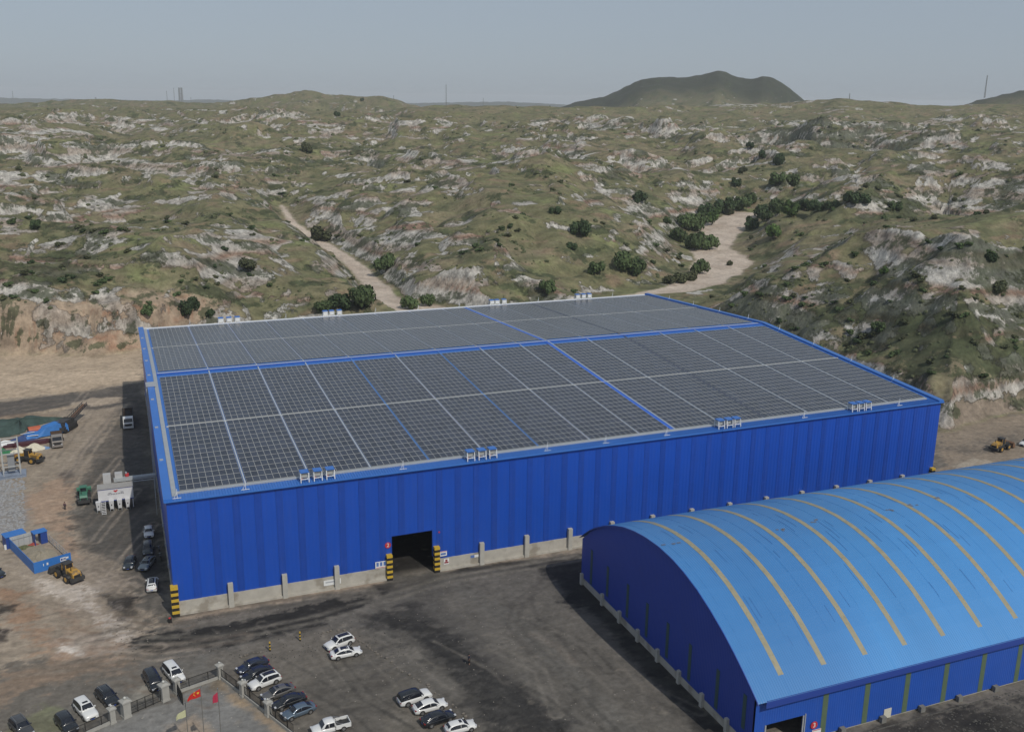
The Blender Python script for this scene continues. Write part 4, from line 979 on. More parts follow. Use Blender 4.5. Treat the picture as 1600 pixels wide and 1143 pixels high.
KIND = {
 'sedan': dict(L=4.85, W=1.84, hood=[(-2.42, .78), (-2.3, .98), (-1.6, 1.02), (-1.2, 1.0), (0, .96), (.9, .95), (1.6, .86), (2.2, .72), (2.42, .52)],
               roof=[(-1.95, 1.0), (-1.15, 1.36), (-.5, 1.46), (.2, 1.45), (.55, 1.36), (1.25, .96)], belt=.95, ws=(.5, 1.2), rw=(-1.85, -1.15), wb=1.42, r=.33),
 'fastback': dict(L=4.9, W=1.88, hood=[(-2.45, .8), (-2.3, 1.02), (-1.8, 1.05), (-1.2, 1.02), (0, .98), (.9, .97), (1.6, .9), (2.2, .75), (2.45, .55)],
               roof=[(-2.25, 1.05), (-1.3, 1.38), (-.5, 1.5), (.2, 1.49), (.6, 1.38), (1.25, .98)], belt=.97, ws=(.55, 1.2), rw=(-2.1, -1.2), wb=1.45, r=.35),
 'suv': dict(L=4.75, W=1.90, hood=[(-2.38, .85), (-2.25, 1.1), (-1.6, 1.12), (0, 1.08), (.9, 1.07), (1.7, 1.0), (2.2, .88), (2.38, .6)],
               roof=[(-2.25, 1.12), (-1.95, 1.58), (-1.2, 1.68), (-.2, 1.72), (.35, 1.66), (1.15, 1.08)], belt=1.07, ws=(.42, 1.1), rw=(-2.22, -1.98), wb=1.38, r=.37),
 'bigsuv': dict(L=4.95, W=1.94, hood=[(-2.48, .9), (-2.4, 1.15), (-1.6, 1.18), (0, 1.15), (.9, 1.14), (1.8, 1.08), (2.35, .95), (2.48, .6)],
               roof=[(-2.42, 1.18), (-2.2, 1.75), (-1.2, 1.85), (-.2, 1.87), (.4, 1.80), (1.1, 1.15)], belt=1.14, ws=(.45, 1.05), rw=(-2.4, -2.22), wb=1.42, r=.39),
 'mpv': dict(L=5.1, W=1.93, hood=[(-2.55, .85), (-2.48, 1.1), (-1.6, 1.12), (0, 1.1), (1.2, 1.1), (1.8, 1.02), (2.35, .88), (2.55, .58)],
               roof=[(-2.5, 1.12), (-2.25, 1.75), (-1.2, 1.84), (.1, 1.84), (.75, 1.74), (1.65, 1.1)], belt=1.1, ws=(.85, 1.6), rw=(-2.47, -2.28), wb=1.5, r=.36),
 'hatch': dict(L=4.35, W=1.80, hood=[(-2.18, .8), (-2.05, 1.02), (-1.4, 1.03), (0, 1.0), (.8, .99), (1.5, .9), (2.0, .78), (2.18, .55)],
               roof=[(-2.0, 1.05), (-1.55, 1.42), (-1.0, 1.5), (0, 1.5), (.4, 1.42), (1.1, 1.0)], belt=.99, ws=(.4, 1.05), rw=(-1.95, -1.58), wb=1.30, r=.32)}
def car(kind, paint, loc, rz, label, cat='car', group=None, sunroof=False, rails=False, roof=None, lamps=True, pano=False):
    K = KIND[kind]; L, Wd = K['L'], K['W']; hw0 = Wd/2
    e = empty('pickup_truck' if kind == 'pickup' else 'parked_car', loc, rz, label, cat, group or 'cars parked about the yard')
    pm = PAINT[paint]
    xs = np.concatenate([np.linspace(-L/2, -L/2+.35, 4), np.linspace(-L/2+.6, L/2-.6, 14), np.linspace(L/2-.35, L/2, 4)])
    rings = []
    for x in xs:
        t = abs(x)/(L/2); hw = hw0*(1-.16*max(0, (t-.72)/.28)**2); zd = smooth_tab(K['hood'], x, .08)
        zb = .24+.12*max(0, (t-.8)/.2)
        prof = [(0, zd+.035), (.5*hw, zd+.02), (.8*hw, zd-.03), (.95*hw, zd-.12), (hw, zd*.5+.28), (hw*.985, .42), (hw*.93, zb), (.4*hw, zb)]
        rings.append([(x, y, z) for y, z in prof]+[(x, -y, z) for y, z in prof[::-1][:-1]])
    MB().loft(rings).build('body', pm, e, smooth=True)
    r0, r1 = K['roof'][0][0], K['roof'][-1][0]; belt = K['belt']; zr = max(z for _, z in K['roof'])
    def zt(x): return smooth_tab(K['roof'], x, .09)
    def wh(z): return hw0*(.93-.21*(z-belt)/(zr-belt))
    cx_ = np.linspace(r0, r1, 18); rings = []
    for x in cx_:
        z = max(zt(x), belt-.02); w_ = wh(z); zz = z
        prof = [(0, zz+.03), (.6*w_, zz+.015), (w_*.9, zz-.03), (w_+.0, zz-.10 if zz-.10 > belt-.05 else belt-.05), (wh(belt-.05), belt-.08)]
        rings.append([(x, y, q) for y, q in prof]+[(x, -y, q) for y, q in prof[::-1][:-1]])
    MB().loft(rings).build('cabin', PAINT[roof] if roof else pm, e, smooth=True)
    def top_glass(nm, xa, xb, k, m=M_glassb, up=.035):
        n = 5; R = []
        for x in np.linspace(xa, xb, n):
            z = zt(x); w_ = wh(max(z, belt))*k
            R.append([(x, -w_, z+up-.02), (x, -w_*.5, z+up), (x, w_*.5, z+up), (x, w_, z+up-.02), (x, w_, z-.06), (x, -w_, z-.06)])
        return MB().loft(R).build(nm, m, e, smooth=True)
    top_glass('windscreen', K['ws'][0], K['ws'][1]-.06, .84); top_glass('rear_window', K['rw'][0]+.05, K['rw'][1], .78)
    if sunroof: top_glass('sunroof', K['ws'][0]-.62, K['ws'][0]-.22, .55)
    if pano: top_glass('glass_roof', K['rw'][1]+.3, K['ws'][0]-.2, .66)
    for sgn in (-1, 1):
        for (a, b) in ((-.12, K['ws'][1]-.28), (r0+.32, -.20)):
            vs = []; n = 6; cols = []
            for x in np.linspace(a, b, n):
                zu = min(zt(x)-.10, zr-.10); zl = belt+.01
                if zu < zl+.02: zu = zl+.02
                cols.append([(x, sgn*(wh(zl)+.018), zl), (x, sgn*(wh(zu)+.022), zu), (x, sgn*(wh(zu)-.03), zu), (x, sgn*(wh(zl)-.03), zl)])
            MB().loft(cols).build('side_window', M_glassb, e)
        MB().box(-.04+.72, .14+.72, sgn*hw0*.93 if sgn > 0 else sgn*hw0*.93-.2, (sgn*hw0*.93+.2) if sgn > 0 else sgn*hw0*.93, belt-.02, belt+.13).build('mirror', pm, e)
        if rails: MB().bar((K['rw'][1]+.25, sgn*wh(zr)*.86, zr+.06), (K['ws'][0]-.25, sgn*wh(zr)*.86, zr+.06), .05, .05).build('roof_rail', M_rim, e)
        if lamps: MB().box(L/2-.30, L/2-.02, min(sgn*hw0*.52, sgn*hw0*.86), max(sgn*hw0*.52, sgn*hw0*.86), .62, .76).build('headlight', M_lamp, e)
        MB().box(-L/2-.01, -L/2+.2, min(sgn*hw0*.5, sgn*hw0*.88), max(sgn*hw0*.5, sgn*hw0*.88), .78, .90).build('tail_light', M_tail, e)
        for sx in (-1, 1):
            wx = sx*K['wb']; n = 16; r = K['r']
            MB().prism([(wx+(r+.07)*math.cos(2*PI*k/n), r+(r+.07)*math.sin(2*PI*k/n)) for k in range(n)], 1, sgn*(hw0-.12), sgn*(hw0+.008)).build('wheel_arch', M_trim, e)
            w_ = MB().prism([(wx+r*math.cos(2*PI*k/n), r+r*math.sin(2*PI*k/n)) for k in range(n)], 1, sgn*(hw0-.2), sgn*(hw0+.03)).build('wheel', M_tyre, e)
            mb = MB(); mb.prism([(wx+r*.62*math.cos(2*PI*k/n), r+r*.62*math.sin(2*PI*k/n)) for k in range(n)], 1, sgn*(hw0+.02), sgn*(hw0+.04)); mb.build('rim', M_rim, w_)
    MB().box(L/2-.09, L/2+.012, -hw0*.42, hw0*.42, .46, .66).build('grille', M_trim, e)
    MB().box(L/2-.0, L/2+.025, -.22, .22, .38, .48).build('number_plate', M_plate, e)
    MB().box(-L/2-.02, -L/2+.05, -.22, .22, .55, .66).build('number_plate', M_plate, e)
    return e
def between(a, b, z=.7):
    A = G(a[0], a[1], z); B = G(b[0], b[1], z); c = (A+B)/2
    return (float(c[0]), float(c[1]), 0.0), math.atan2(B[1]-A[1], B[0]-A[0])
CARS = [  # kind, paint, rear pixel, front pixel, label, options
 ('suv', 'white', (549, 995), (511, 1009), 'white suv with dark roof glass, behind the white saloon mid car park', dict(pano=True)),
 ('sedan', 'white', (518.5, 1022), (562, 1013), 'white saloon with dark roof panel in front of the white suv', dict(pano=True)),
 ('sedan', 'navy', (415, 1029), (373, 1046), 'dark navy saloon, farthest of the row nosed to the fence', {}),
 ('sedan', 'black', (423, 1042), (379.5, 1059), 'black saloon between the navy saloon and the white suv', {}),
 ('suv', 'white', (435, 1054), (391, 1071), 'white suv with big dark sunroof in the row along the fence', dict(pano=True)),
 ('sedan', 'grey', (457, 1071), (411, 1088), 'brownish grey saloon beside the white suv in the fence row', dict(sunroof=True)),
 ('sedan', 'black', (474.5, 1085.5), (428, 1101), 'black saloon between the brownish grey and the blue grey saloons', {}),
 ('sedan', 'blue', (489, 1100), (443, 1117), 'blue grey saloon, nearest in the row along the fence', {}),
 ('bigsuv', 'white', (623.5, 1095), (671, 1080), 'white suv with a black roof at the far end of its row', dict(roof='black')),
 ('fastback', 'white', (650, 1106.5), (693, 1095), 'white saloon with plain white roof between black-roofed suv and black car', {}),
 ('fastback', 'black', (661.5, 1127.5), (707, 1112), 'black fastback car between two white cars', {}),
 ('hatch', 'white', (698, 1139), (740, 1128), 'white hatchback at the bottom edge, nearest of its row', dict(sunroof=True)),
 ('mpv', 'white', (260, 1037), (283, 1064), 'white people carrier nearest the gate pillars', dict(sunroof=True)),
 ('mpv', 'black', (232, 1049), (247.5, 1075), 'black people carrier left of the white one, facing the gate', {}),
 ('suv', 'black', (155.5, 1075), (180, 1099), 'black suv with silver roof rails facing the fence', dict(rails=True)),
 ('bigsuv', 'white', (121, 1093), (147, 1122), 'white off-roader with sunroof facing the fence', dict(sunroof=True)),
 ('suv', 'black', (94, 1116), (114, 1141), 'black suv left of the white off-roader, bumper at the fence', {}),
 ('suv', 'dgrey', (22, 1122), (45, 1147), 'dark grey suv at the bottom left, away from the others', dict(rails=True)),
 ('suv', 'white', (-26, 1140), (-2, 1160), 'sliver of a white car at the bottom left corner', {}),
 ('bigsuv', 'dark', (-26, 886), (6, 900), 'dark off-roader cut by the left edge below the blue pen', {}),
 ('sedan', 'white', (231, 820), (233, 838), 'white saloon in the hall shade, farthest of the cars there', {}),
 ('suv', 'dark', (231, 846), (231, 866), 'dark suv with dull grey roof in the hall shade', dict(roof='dgrey')),
 ('sedan', 'dark', (205, 869), (200, 885), 'dark saloon farthest from the hall wall, half in sun', {}),
 ('fastback', 'silver', (237, 869), (222, 888), 'silver car with dark roof glass parked slantwise by the hall', dict(pano=True)),
 ('suv', 'white', (237, 922), (238.5, 901), 'white suv with dark sunroof, nearest the hall corner', dict(pano=True)),
 ('suv', 'white', (1612, 688), (1596, 694), 'white car just inside the right edge beyond the shed', {}),
]
for kind, paint, a, b, lab, opt in CARS:
    loc, rz = between(a, b); car(kind, paint, loc, rz, lab, **opt)
# pickup with open bed
def pickup(loc, rz, label):
    e = empty('pickup_truck', loc, rz, label, 'pickup', 'cars parked about the yard'); pm = PAINT['white']
    rings = []
    for x, zd in ((-.45, 1.0), (0, 1.04), (.9, 1.06), (1.6, 1.02), (2.3, .92), (2.55, .82), (2.65, .55)):
        hw = .93*(1-.12*max(0, (x-2.0)/.65)**2)
        prof = [(0, zd+.03), (.6*hw, zd+.02), (.92*hw, zd-.06), (hw, zd-.2), (hw, .5), (hw*.95, .32), (.4*hw, .32)]
        rings.append([(x, y, z) for y, z in prof]+[(x, -y, z) for y, z in prof[::-1][:-1]])
    MB().loft(rings).build('body', pm, e, smooth=True)
    rings = []
    for x, z in ((-.55, 1.1), (-.5, 1.65), (-.2, 1.76), (.5, 1.78), (.85, 1.7), (1.45, 1.08)):
        w_ = .88-.14*(z-1.05)/.7; prof = [(0, z+.02), (w_*.85, z), (w_, z-.1), (.9, 1.0)]
        rings.append([(x, y, q) for y, q in prof]+[(x, -y, q) for y, q in prof[::-1][:-1]])
    MB().loft(rings).build('cabin', pm, e, smooth=True)
    MB().add([(.93, -.66, 1.66), (.93, .66, 1.66), (1.4, .76, 1.17), (1.4, -.76, 1.17), (.9, -.6, 1.55), (.9, .6, 1.55), (1.3, .7, 1.1), (1.3, -.7, 1.1)], [(0, 1, 2, 3), (0, 4, 5, 1), (3, 2, 6, 7), (1, 5, 6, 2), (0, 3, 7, 4)]).build('windscreen', M_glassb, e)
    for s_ in (-1, 1):
        for a, b in ((.42, 1.05), (-.38, .32)):
            MB().add([(a, s_*.915, 1.12), (b, s_*.915, 1.12), (b-(.32 if b > 1 else 0), s_*.80, 1.60), (a, s_*.80, 1.60), (a, s_*.8, 1.12), (b, s_*.8, 1.12), (b-(.32 if b > 1 else 0), s_*.7, 1.6), (a, s_*.7, 1.6)], [(0, 1, 2, 3), (4, 5, 6, 7), (0, 1, 5, 4), (2, 3, 7, 6)]).build('side_window', M_glassb, e)
        for wx in (-1.6, 1.6):
            n = 16; r = .38
            w_ = MB().prism([(wx+r*math.cos(2*PI*k/n), r+r*math.sin(2*PI*k/n)) for k in range(n)], 1, s_*.72, s_*.96).build('wheel', M_tyre, e)
            MB().prism([(wx+r*.6*math.cos(2*PI*k/n), r+r*.6*math.sin(2*PI*k/n)) for k in range(n)], 1, s_*.955, s_*.975).build('rim', M_rim, w_)
        MB().box(2.35, 2.62, min(s_*.5, s_*.84), max(s_*.5, s_*.84), .68, .84).build('headlight', M_lamp, e)
        MB().box(-2.66, -2.6, min(s_*.78, s_*.9), max(s_*.78, s_*.9), .75, 1.0).build('tail_light', M_tail, e)
    MB().box(-2.6, -.56, -.92, -.84, .5, 1.12).box(-2.6, -.56, .84, .92, .5, 1.12).box(-2.66, -2.58, -.92, .92, .5, 1.12).box(-.62, -.56, -.84, .84, .5, 1.15).box(-2.58, -.62, -.84, .84, .5, .66).build('cargo_bed', pm, e)
    MB().box(-2.57, -.63, -.83, .83, .662, .68).build('bed_liner', M_trim, e)
    MB().bar((-.7, -.8, 1.1), (-.7, -.8, 1.55), .07, .07).bar((-.7, .8, 1.1), (-.7, .8, 1.55), .07, .07).bar((-.7, -.8, 1.55), (-.7, .8, 1.55), .07, .07).bar((-1.5, -.82, 1.15), (-.7, -.8, 1.5), .06, .06).bar((-1.5, .82, 1.15), (-.7, .8, 1.5), .06, .06).build('roll_bar', M_rim, e)
    MB().box(2.6, 2.68, -.5, .5, .5, .78).build('grille', M_trim, e)
    return e
loc, rz = between((545, 1126), (487, 1141)); pickup(loc, rz, 'white double cab pickup with open cargo bed at the bottom edge')
# ------------------------------------------------------------------ wheel loaders
M_ly = mat('loader_yellow', (.48, .27, .045), .5, noise=.15, nscale=2, dirt=((.16, .12, .08), 1.2, .7, .5)); M_lg = mat('loader_green', (.05, .17, .11), .5, noise=.15, nscale=2)
M_dgm = mat('machine_dark', (.045, .045, .045), .65, noise=.2, nscale=2); M_rust = mat('rusty_steel', (.17, .09, .05), .8, noise=.25, nscale=2)
def loader(loc, rz, label, body=M_ly, bucket=M_dgm, cabroof=M_dgm, arm=None, up=.35):
    e = empty('wheel_loader', loc, rz, label, 'loader', 'wheel loaders'); arm = arm or M_dgm
    mb = MB(); mb.prism([(-3.4, 1.0), (-3.4, 1.75), (-3.1, 2.15), (-1.0, 2.3), (-1.0, 1.0)], 1, -.75, .75); mb.build('engine_hood', body, e)
    MB().box(-3.42, -3.40, -.6, .6, 1.05, 1.75).build('radiator_grille', M_trim, e)
    for k in range(5): MB().box(-2.9, -1.3, .751, .765, 1.3+k*.16, 1.38+k*.16).box(-2.9, -1.3, -.765, -.751, 1.3+k*.16, 1.38+k*.16).build('vent_slat', M_trim, e)
    MB().box(-3.75, -3.0, -1.2, 1.2, .65, 1.25).build('counterweight', M_dgm, e)
    MB().box(-3.0, .2, -.55, .55, .75, 1.05).box(.35, 2.6, -.5, .5, .7, 1.35).build('chassis', M_dgm, e)
    for s_ in (-1, 1):
        MB().prism([(-2.75, 1.25), (-2.5, 1.5), (-1.1, 1.5), (-.85, 1.15), (-.85, 1.08), (-1.15, 1.42), (-2.45, 1.42), (-2.7, 1.2)], 1, s_*.75, s_*1.35).build('mudguard', M_dgm, e)
        for wx in (-1.8, 1.5):
            n = 18; r = .78
            w_ = MB().prism([(wx+r*math.cos(2*PI*k/n), r+r*math.sin(2*PI*k/n)) for k in range(n)], 1, s_*.82, s_*1.38).build('wheel', M_tyre, e)
            MB().prism([(wx+.42*math.cos(2*PI*k/n), r+.42*math.sin(2*PI*k/n)) for k in range(n)], 1, s_*1.37, s_*1.40).build('rim', body if body is M_ly else M_rim, w_)
        # boom
        MB().bar((.6, s_*.45, 1.9), (2.5, s_*.45, 1.25+up), .18, .42).bar((2.4, s_*.45, 1.3+up), (3.3, s_*.45, .6+up*.6), .18, .32).build('boom_arm', arm, e)
        MB().tube((.5, s_*.3, 1.1), (2.2, s_*.3, 1.2+up), .08, 8).build('lift_cylinder', M_rim, e)
    MB().box(-.95, .45, -.68, .68, 1.2, 1.7).build('cab_base', M_dgm, e)
    MB().frustum(-.25, 0, 1.7, 3.05, .70, .68, .60, .60).build('cab_glass', M_glassb, e)
    for sx in (-.93, .43):
        for s_ in (-1, 1): MB().bar((sx, s_*.67, 1.7), (-.25+(sx+.25)*.88, s_*.61, 3.06), .1, .1).build('cab_pillar', arm if arm is not M_dgm else body, e)
    MB().box(-1.0, .5, -.75, .75, 3.06, 3.2).build('cab_roof', cabroof, e)
    MB().tube((-2.2, .4, 2.2), (-2.2, .4, 2.9), .07, 8).build('exhaust_pipe', M_trim, e)
    mb = MB(); z0 = .05+up*.5; prof = [(3.1, z0+.25), (3.15, z0+1.2), (3.5, z0+1.45), (3.6, z0+1.35), (3.3, z0+1.1), (3.3, z0+.35), (3.6, z0+.1), (4.4, z0+.02), (4.4, z0-.04), (3.5, z0-.02)]
    mb.prism(prof, 1, -1.45, 1.45)
    for s_ in (-1.45, 1.40): mb.prism([(3.2, z0+.25), (3.25, z0+1.2), (3.55, z0+1.4), (4.35, z0+.1), (3.6, z0)], 1, s_, s_+.05)
    mb.build('bucket', bucket, e)
    return e
loc, rz = between((127, 905), (84, 881), 1.2); loader(loc, rz, 'yellow and black loader with dark bucket against the blue pen corner')
loc, rz = between((70, 716), (16, 712), 1.2); loader(loc, rz, 'muddy yellow loader among the scrap at the left edge', bucket=M_rust, arm=M_ly)
loc, rz = between((131, 787), (131, 758), 1.2); loader(loc, rz, 'green loader seen from behind beside the white dust plant', body=M_lg, cabroof=M_lg, bucket=M_lg)
loc, rz = between((1544, 702), (1584, 688), 1.2); loader(loc, rz, 'yellow loader with rusty bucket beyond the shed roof', bucket=M_rust)
# ------------------------------------------------------------------ trucks
def lorry(loc, rz, label, cabm, load='dump', L=9.5):
    e = empty('dump_truck', loc, rz, label, 'truck')
    h = L/2
    mb = MB(); mb.prism([(h-2.2, .9), (h-2.2, 3.0), (h-1.9, 3.15), (h-.35, 3.1), (h-.1, 2.0), (h, 1.7), (h, .7), (h-.6, .6)], 1, -1.22, 1.22); mb.build('cab', cabm, e)
    MB().add([(h-.30, -1.0, 2.92), (h-.30, 1.0, 2.92), (h-.07, 1.08, 2.02), (h-.07, -1.08, 2.02), (h-.5, -1, 2.9), (h-.5, 1, 2.9), (h-.3, 1.08, 2.0), (h-.3, -1.08, 2.0)], [(0, 1, 2, 3), (0, 4, 5, 1), (3, 2, 6, 7), (1, 5, 6, 2), (0, 3, 7, 4)]).build('windscreen', M_glassb, e)
    MB().box(h-.02, h+.05, -.9, .9, 1.0, 1.6).build('grille', M_trim, e); MB().box(h-.1, h+.12, -1.25, 1.25, .45, .85).build('bumper', cabm, e)
    for s_ in (-1, 1):
        MB().box(h-1.3, h-.45, s_*1.225-.01, s_*1.225+.01, 2.0, 2.75).build('side_window', M_glassb, e)
        MB().box(h-.3, h-.15, s_*1.4-.12, s_*1.4+.12, 1.9, 2.6).build('mirror', M_trim, e)
        MB().box(h+.05, h+.10, min(s_*.75, s_*1.1), max(s_*.75, s_*1.1), .95, 1.15).build('headlight', M_lamp, e)
        for wx in (h-1.2, -h+3.2, -h+1.7):
            n = 14; r = .52
            w_ = MB().prism([(wx+r*math.cos(2*PI*k/n), r+r*math.sin(2*PI*k/n)) for k in range(n)], 1, s_*.75, s_*1.22).build('wheel', M_tyre, e)
            MB().prism([(wx+.28*math.cos(2*PI*k/n), r+.28*math.sin(2*PI*k/n)) for k in range(n)], 1, s_*1.21, s_*1.24).build('rim', M_rim, w_)
    MB().box(-h+.2, h-1.5, -.5, .5, .7, 1.0).build('chassis', M_dgm, e)
    b0, b1 = -h, h-2.5
    MB().box(b0, b1, -1.28, 1.28, 1.1, 1.25).box(b0, b1, -1.28, -1.2, 1.25, 2.8).box(b0, b1, 1.2, 1.28, 1.25, 2.8).box(b1-.1, b1, -1.2, 1.2, 1.25, 3.0).box(b0, b0+.1, -1.2, 1.2, 1.25, 2.7).build('load_bed', M_dgm, e)
    for k in range(7):
        xx = b0+.4+k*(b1-b0-.6)/6; MB().box(xx-.05, xx+.05, -1.36, -1.285, 1.15, 2.8).box(xx-.05, xx+.05, 1.285, 1.36, 1.15, 2.8).build('bed_rib', M_trim, e)
    for k in range(5): 
        xx = b0+.9+k*(b1-b0-1.4)/4; MB().bar((xx, -1.2, 2.78), (xx, 1.2, 2.78), .07, .06).build('cover_hoop', M_rust, e)
    mb = MB(); mb.prism([(-1.19, 1.26), (1.19, 1.26), (1.19, 2.1), (.5, 2.4), (-.5, 2.35), (-1.19, 2.05)], 0, b0+.12, b1-.12); mb.build('coal_load', mat('coal', (.02, .02, .02), .9, noise=.3, nscale=3, bump=.1), e)
    return e
loc, rz = between((199, 634), (201, 672), 1.6); lorry(loc, rz, 'black dump truck with white cab in the strip beside the hall', PAINT['white'], L=11)
loc, rz = between((88, 676), (90.5, 699), 1.2); lorry(loc, rz, 'grey lorry with pale front standing by the blue covered machine', mat('lorry_grey', (.24, .22, .20), .5), L=6.2)
# ------------------------------------------------------------------ people
M_skin = mat('skin', (.35, .20, .13), .6); M_hair = mat('hair', (.012, .010, .009), .7)
def person(loc, rz, label, shirt, trousers, walk=.12):
    import bmesh
    def chain_mesh(name, pts, radii, edges, m, parent, sub=1):
        me = bpy.data.meshes.new(name); me.from_pydata(pts, edges, []); me.materials.append(m)
        o = link(name, me, parent)
        md = o.modifiers.new('skin', 'SKIN'); md.use_smooth_shade = True
        for v, r in zip(me.skin_vertices[0].data, radii): v.radius = (r, r) if not isinstance(r, tuple) else r
        me.skin_vertices[0].data[0].use_root = True
        if sub: s_ = o.modifiers.new('sub', 'SUBSURF'); s_.levels = sub; s_.render_levels = sub
        return o
    P = []; R = []; E = []
    def add(p, r, par=None): P.append(p); R.append(r); i = len(P)-1; (E.append((par, i)) if par is not None else None); return i
    pel = add((0, 0, .93), (.15, .11)); sp = add((0, .01, 1.12), (.14, .10), pel); ch = add((0, .02, 1.33), (.17, .11), sp); nk = add((0, .01, 1.48), (.055, .055), ch)
    hd0 = add((0, 0, 1.56), (.075, .085), nk); hd = add((0, -.01, 1.66), (.078, .095), hd0); top = add((0, 0, 1.72), (.055, .065), hd); ns = add((0, -.105, 1.63), (.014, .014), hd)
    for s_ in (-1, 1):
        er = add((s_*.085, 0, 1.63), (.016, .022), hd)
        h = add((s_*.10, 0, .88), (.10, .10), pel); k = add((s_*.11, -s_*walk*.5, .50), (.062, .065), h); a = add((s_*.11, s_*walk*.6+.02, .09), (.042, .045), k); t = add((s_*.12, s_*walk*.6-.16, .045), (.045, .032), a)
        sh = add((s_*.19, .02, 1.40), (.062, .06), ch); el = add((s_*.25, .04+s_*walk*.5, 1.13), (.042, .042), sh); wr = add((s_*.26, -.05+s_*walk*.8, .90), (.026, .026), el)
        pm_ = add((s_*.26, -.07+s_*walk*.9, .83), (.034, .02), wr)
        for f in range(4):
            y0 = -.10+s_*walk*.9+f*.018; k1 = add((s_*.262, y0, .785), (.009, .009), pm_); add((s_*.25, y0-.012, .745-.004*abs(f-1.5)), (.008, .008), k1)
        th = add((s_*.24, -.115+s_*walk*.9, .82), (.010, .010), pm_); add((s_*.235, -.13+s_*walk*.9, .785), (.009, .009), th)
    e = empty('person', loc, rz, label, 'person')
    chain_mesh('body', P, R, E, M_skin, e)
    # clothing follows the same bones a little larger
    chain_mesh('jacket', [(0, .0, .90), (0, .01, 1.12), (0, .02, 1.33), (0, .015, 1.44)]+[(s_*x, y+s_*wy*walk, z) for s_ in (-1, 1) for x, y, wy, z in ((.19, .02, 0, 1.40), (.25, .04, .5, 1.13), (.262, -.04, .75, .93))],
               [(.185, .145), (.175, .135), (.20, .14), (.10, .09)]+[(.085, .08), (.062, .062), (.045, .045)]*2, [(0, 1), (1, 2), (2, 3), (2, 4), (4, 5), (5, 6), (2, 7), (7, 8), (8, 9)], shirt, e)
    chain_mesh('trousers', [(0, 0, .95)]+[p for s_ in (-1, 1) for p in ((s_*.10, 0, .86), (s_*.11, -s_*walk*.5, .50), (s_*.11, s_*walk*.6+.02, .10))],
               [(.17, .125)]+[(.115, .115), (.08, .085), (.062, .065)]*2, [(0, 1), (1, 2), (2, 3), (0, 4), (4, 5), (5, 6)], trousers, e)
    mb = MB(); rings = [[(.088*math.cos(2*PI*k/10)*q, .01+.108*math.sin(2*PI*k/10)*q, z) for k in range(10)] for q, z in ((1.03, 1.655), (1.06, 1.70), (.9, 1.75), (.5, 1.785), (.1, 1.795))]
    mb.loft(rings).build('hair', M_hair, e, smooth=True)
    return e
p = G(733, 1037); person((p[0], p[1], 0), .6, 'person in dark jacket and trousers standing alone in the coal-dusted yard', mat('cloth_navy', (.012, .014, .03), .9), mat('cloth_black', (.01, .01, .012), .9))
p = G(102, 796); person((p[0], p[1], 0), 2.4, 'person in purplish dark clothes standing on the brown earth by the green loader', mat('cloth_purple', (.06, .03, .06), .9), mat('cloth_dark', (.02, .02, .03), .9))
p = G(15, 797); 
# ------------------------------------------------------------------ fence, gates, pillars
M_pil = mat('pillar_stone', (.34, .33, .30), .85, noise=.1, nscale=1.5); M_iron = mat('fence_iron', (.035, .033, .03), .6, .3); M_bars = mat('gate_iron', (.05, .045, .04), .6, .3)
PIL = {'corner': (344, 1058.5), 'g1': (277, 1082), 'g2': (257.5, 1092.5), 'g3': (197.5, 1118.5), 'g4': (176, 1128), 'r1': (380, 1086), 'r2': (419.5, 1117), 'l1': (122, 1152)}
PP = {k: G(*v) for k, v in PIL.items()}
PP['r3'] = PP['r2']+(PP['r2']-PP['r1']); PP['l2'] = PP['l1']+(PP['l1']-PP['g4'])
PILL = {'corner': 'pillar at the corner where the two fence lines meet', 'g1': 'slim pillar beside the white people carrier, first of the gate pillars', 'g2': 'thick gate pillar at the right end of the main gate', 'g3': 'thick gate pillar at the left end of the main gate', 'g4': 'slim pillar left of the main gate, by the black suv', 'r1': 'fence pillar beside the white suv of the fence row', 'r2': 'fence pillar in front of the black saloon near the blue grey one'}
def pillar(k, big, hgt):
    p = PP[k]; w = .52 if big else .36
    a = math.atan2(*(PP['g4']-PP['g1'])[:2][::-1]) if not k.startswith('r') else math.atan2(*(PP['r2']-PP['r1'])[:2][::-1])
    e = empty('gate_pillar' if big else 'fence_pillar', (p[0], p[1], 0), a, PILL[k], 'pillar', 'stone pillars of the fence')
    MB().box(-w-.06, w+.06, -w-.06, w+.06, -.1, .25).build('base', M_pil, e)
    MB().box(-w, w, -w, w, .251, hgt).build('shaft', M_pil, e)
    MB().box(-w-.16, w+.16, -w-.16, w+.16, hgt+.001, hgt+.2).frustum(0, 0, hgt+.2, hgt+.38, w+.1, w+.1, w*.5, w*.5).build('cap', M_pil, e)
    mb = MB(); n = 12; rr = .2 if big else .15
    mb.loft([[(rr*math.sin(PI*(i+.5)/7)*math.cos(2*PI*j/n), rr*math.sin(PI*(i+.5)/7)*math.sin(2*PI*j/n), hgt+.38+rr-rr*math.cos(PI*(i+.5)/7)) for j in range(n)] for i in range(7)]).build('lamp_globe', mat('lamp_globe', (.50, .50, .46), .3), e, smooth=True)
for k, big, hh in (('corner', 0, 2.05), ('g1', 0, 2.1), ('g2', 1, 2.35), ('g3', 1, 2.35), ('g4', 0, 2.1), ('r1', 0, 2.05), ('r2', 0, 2.05)): pillar(k, big, hh)
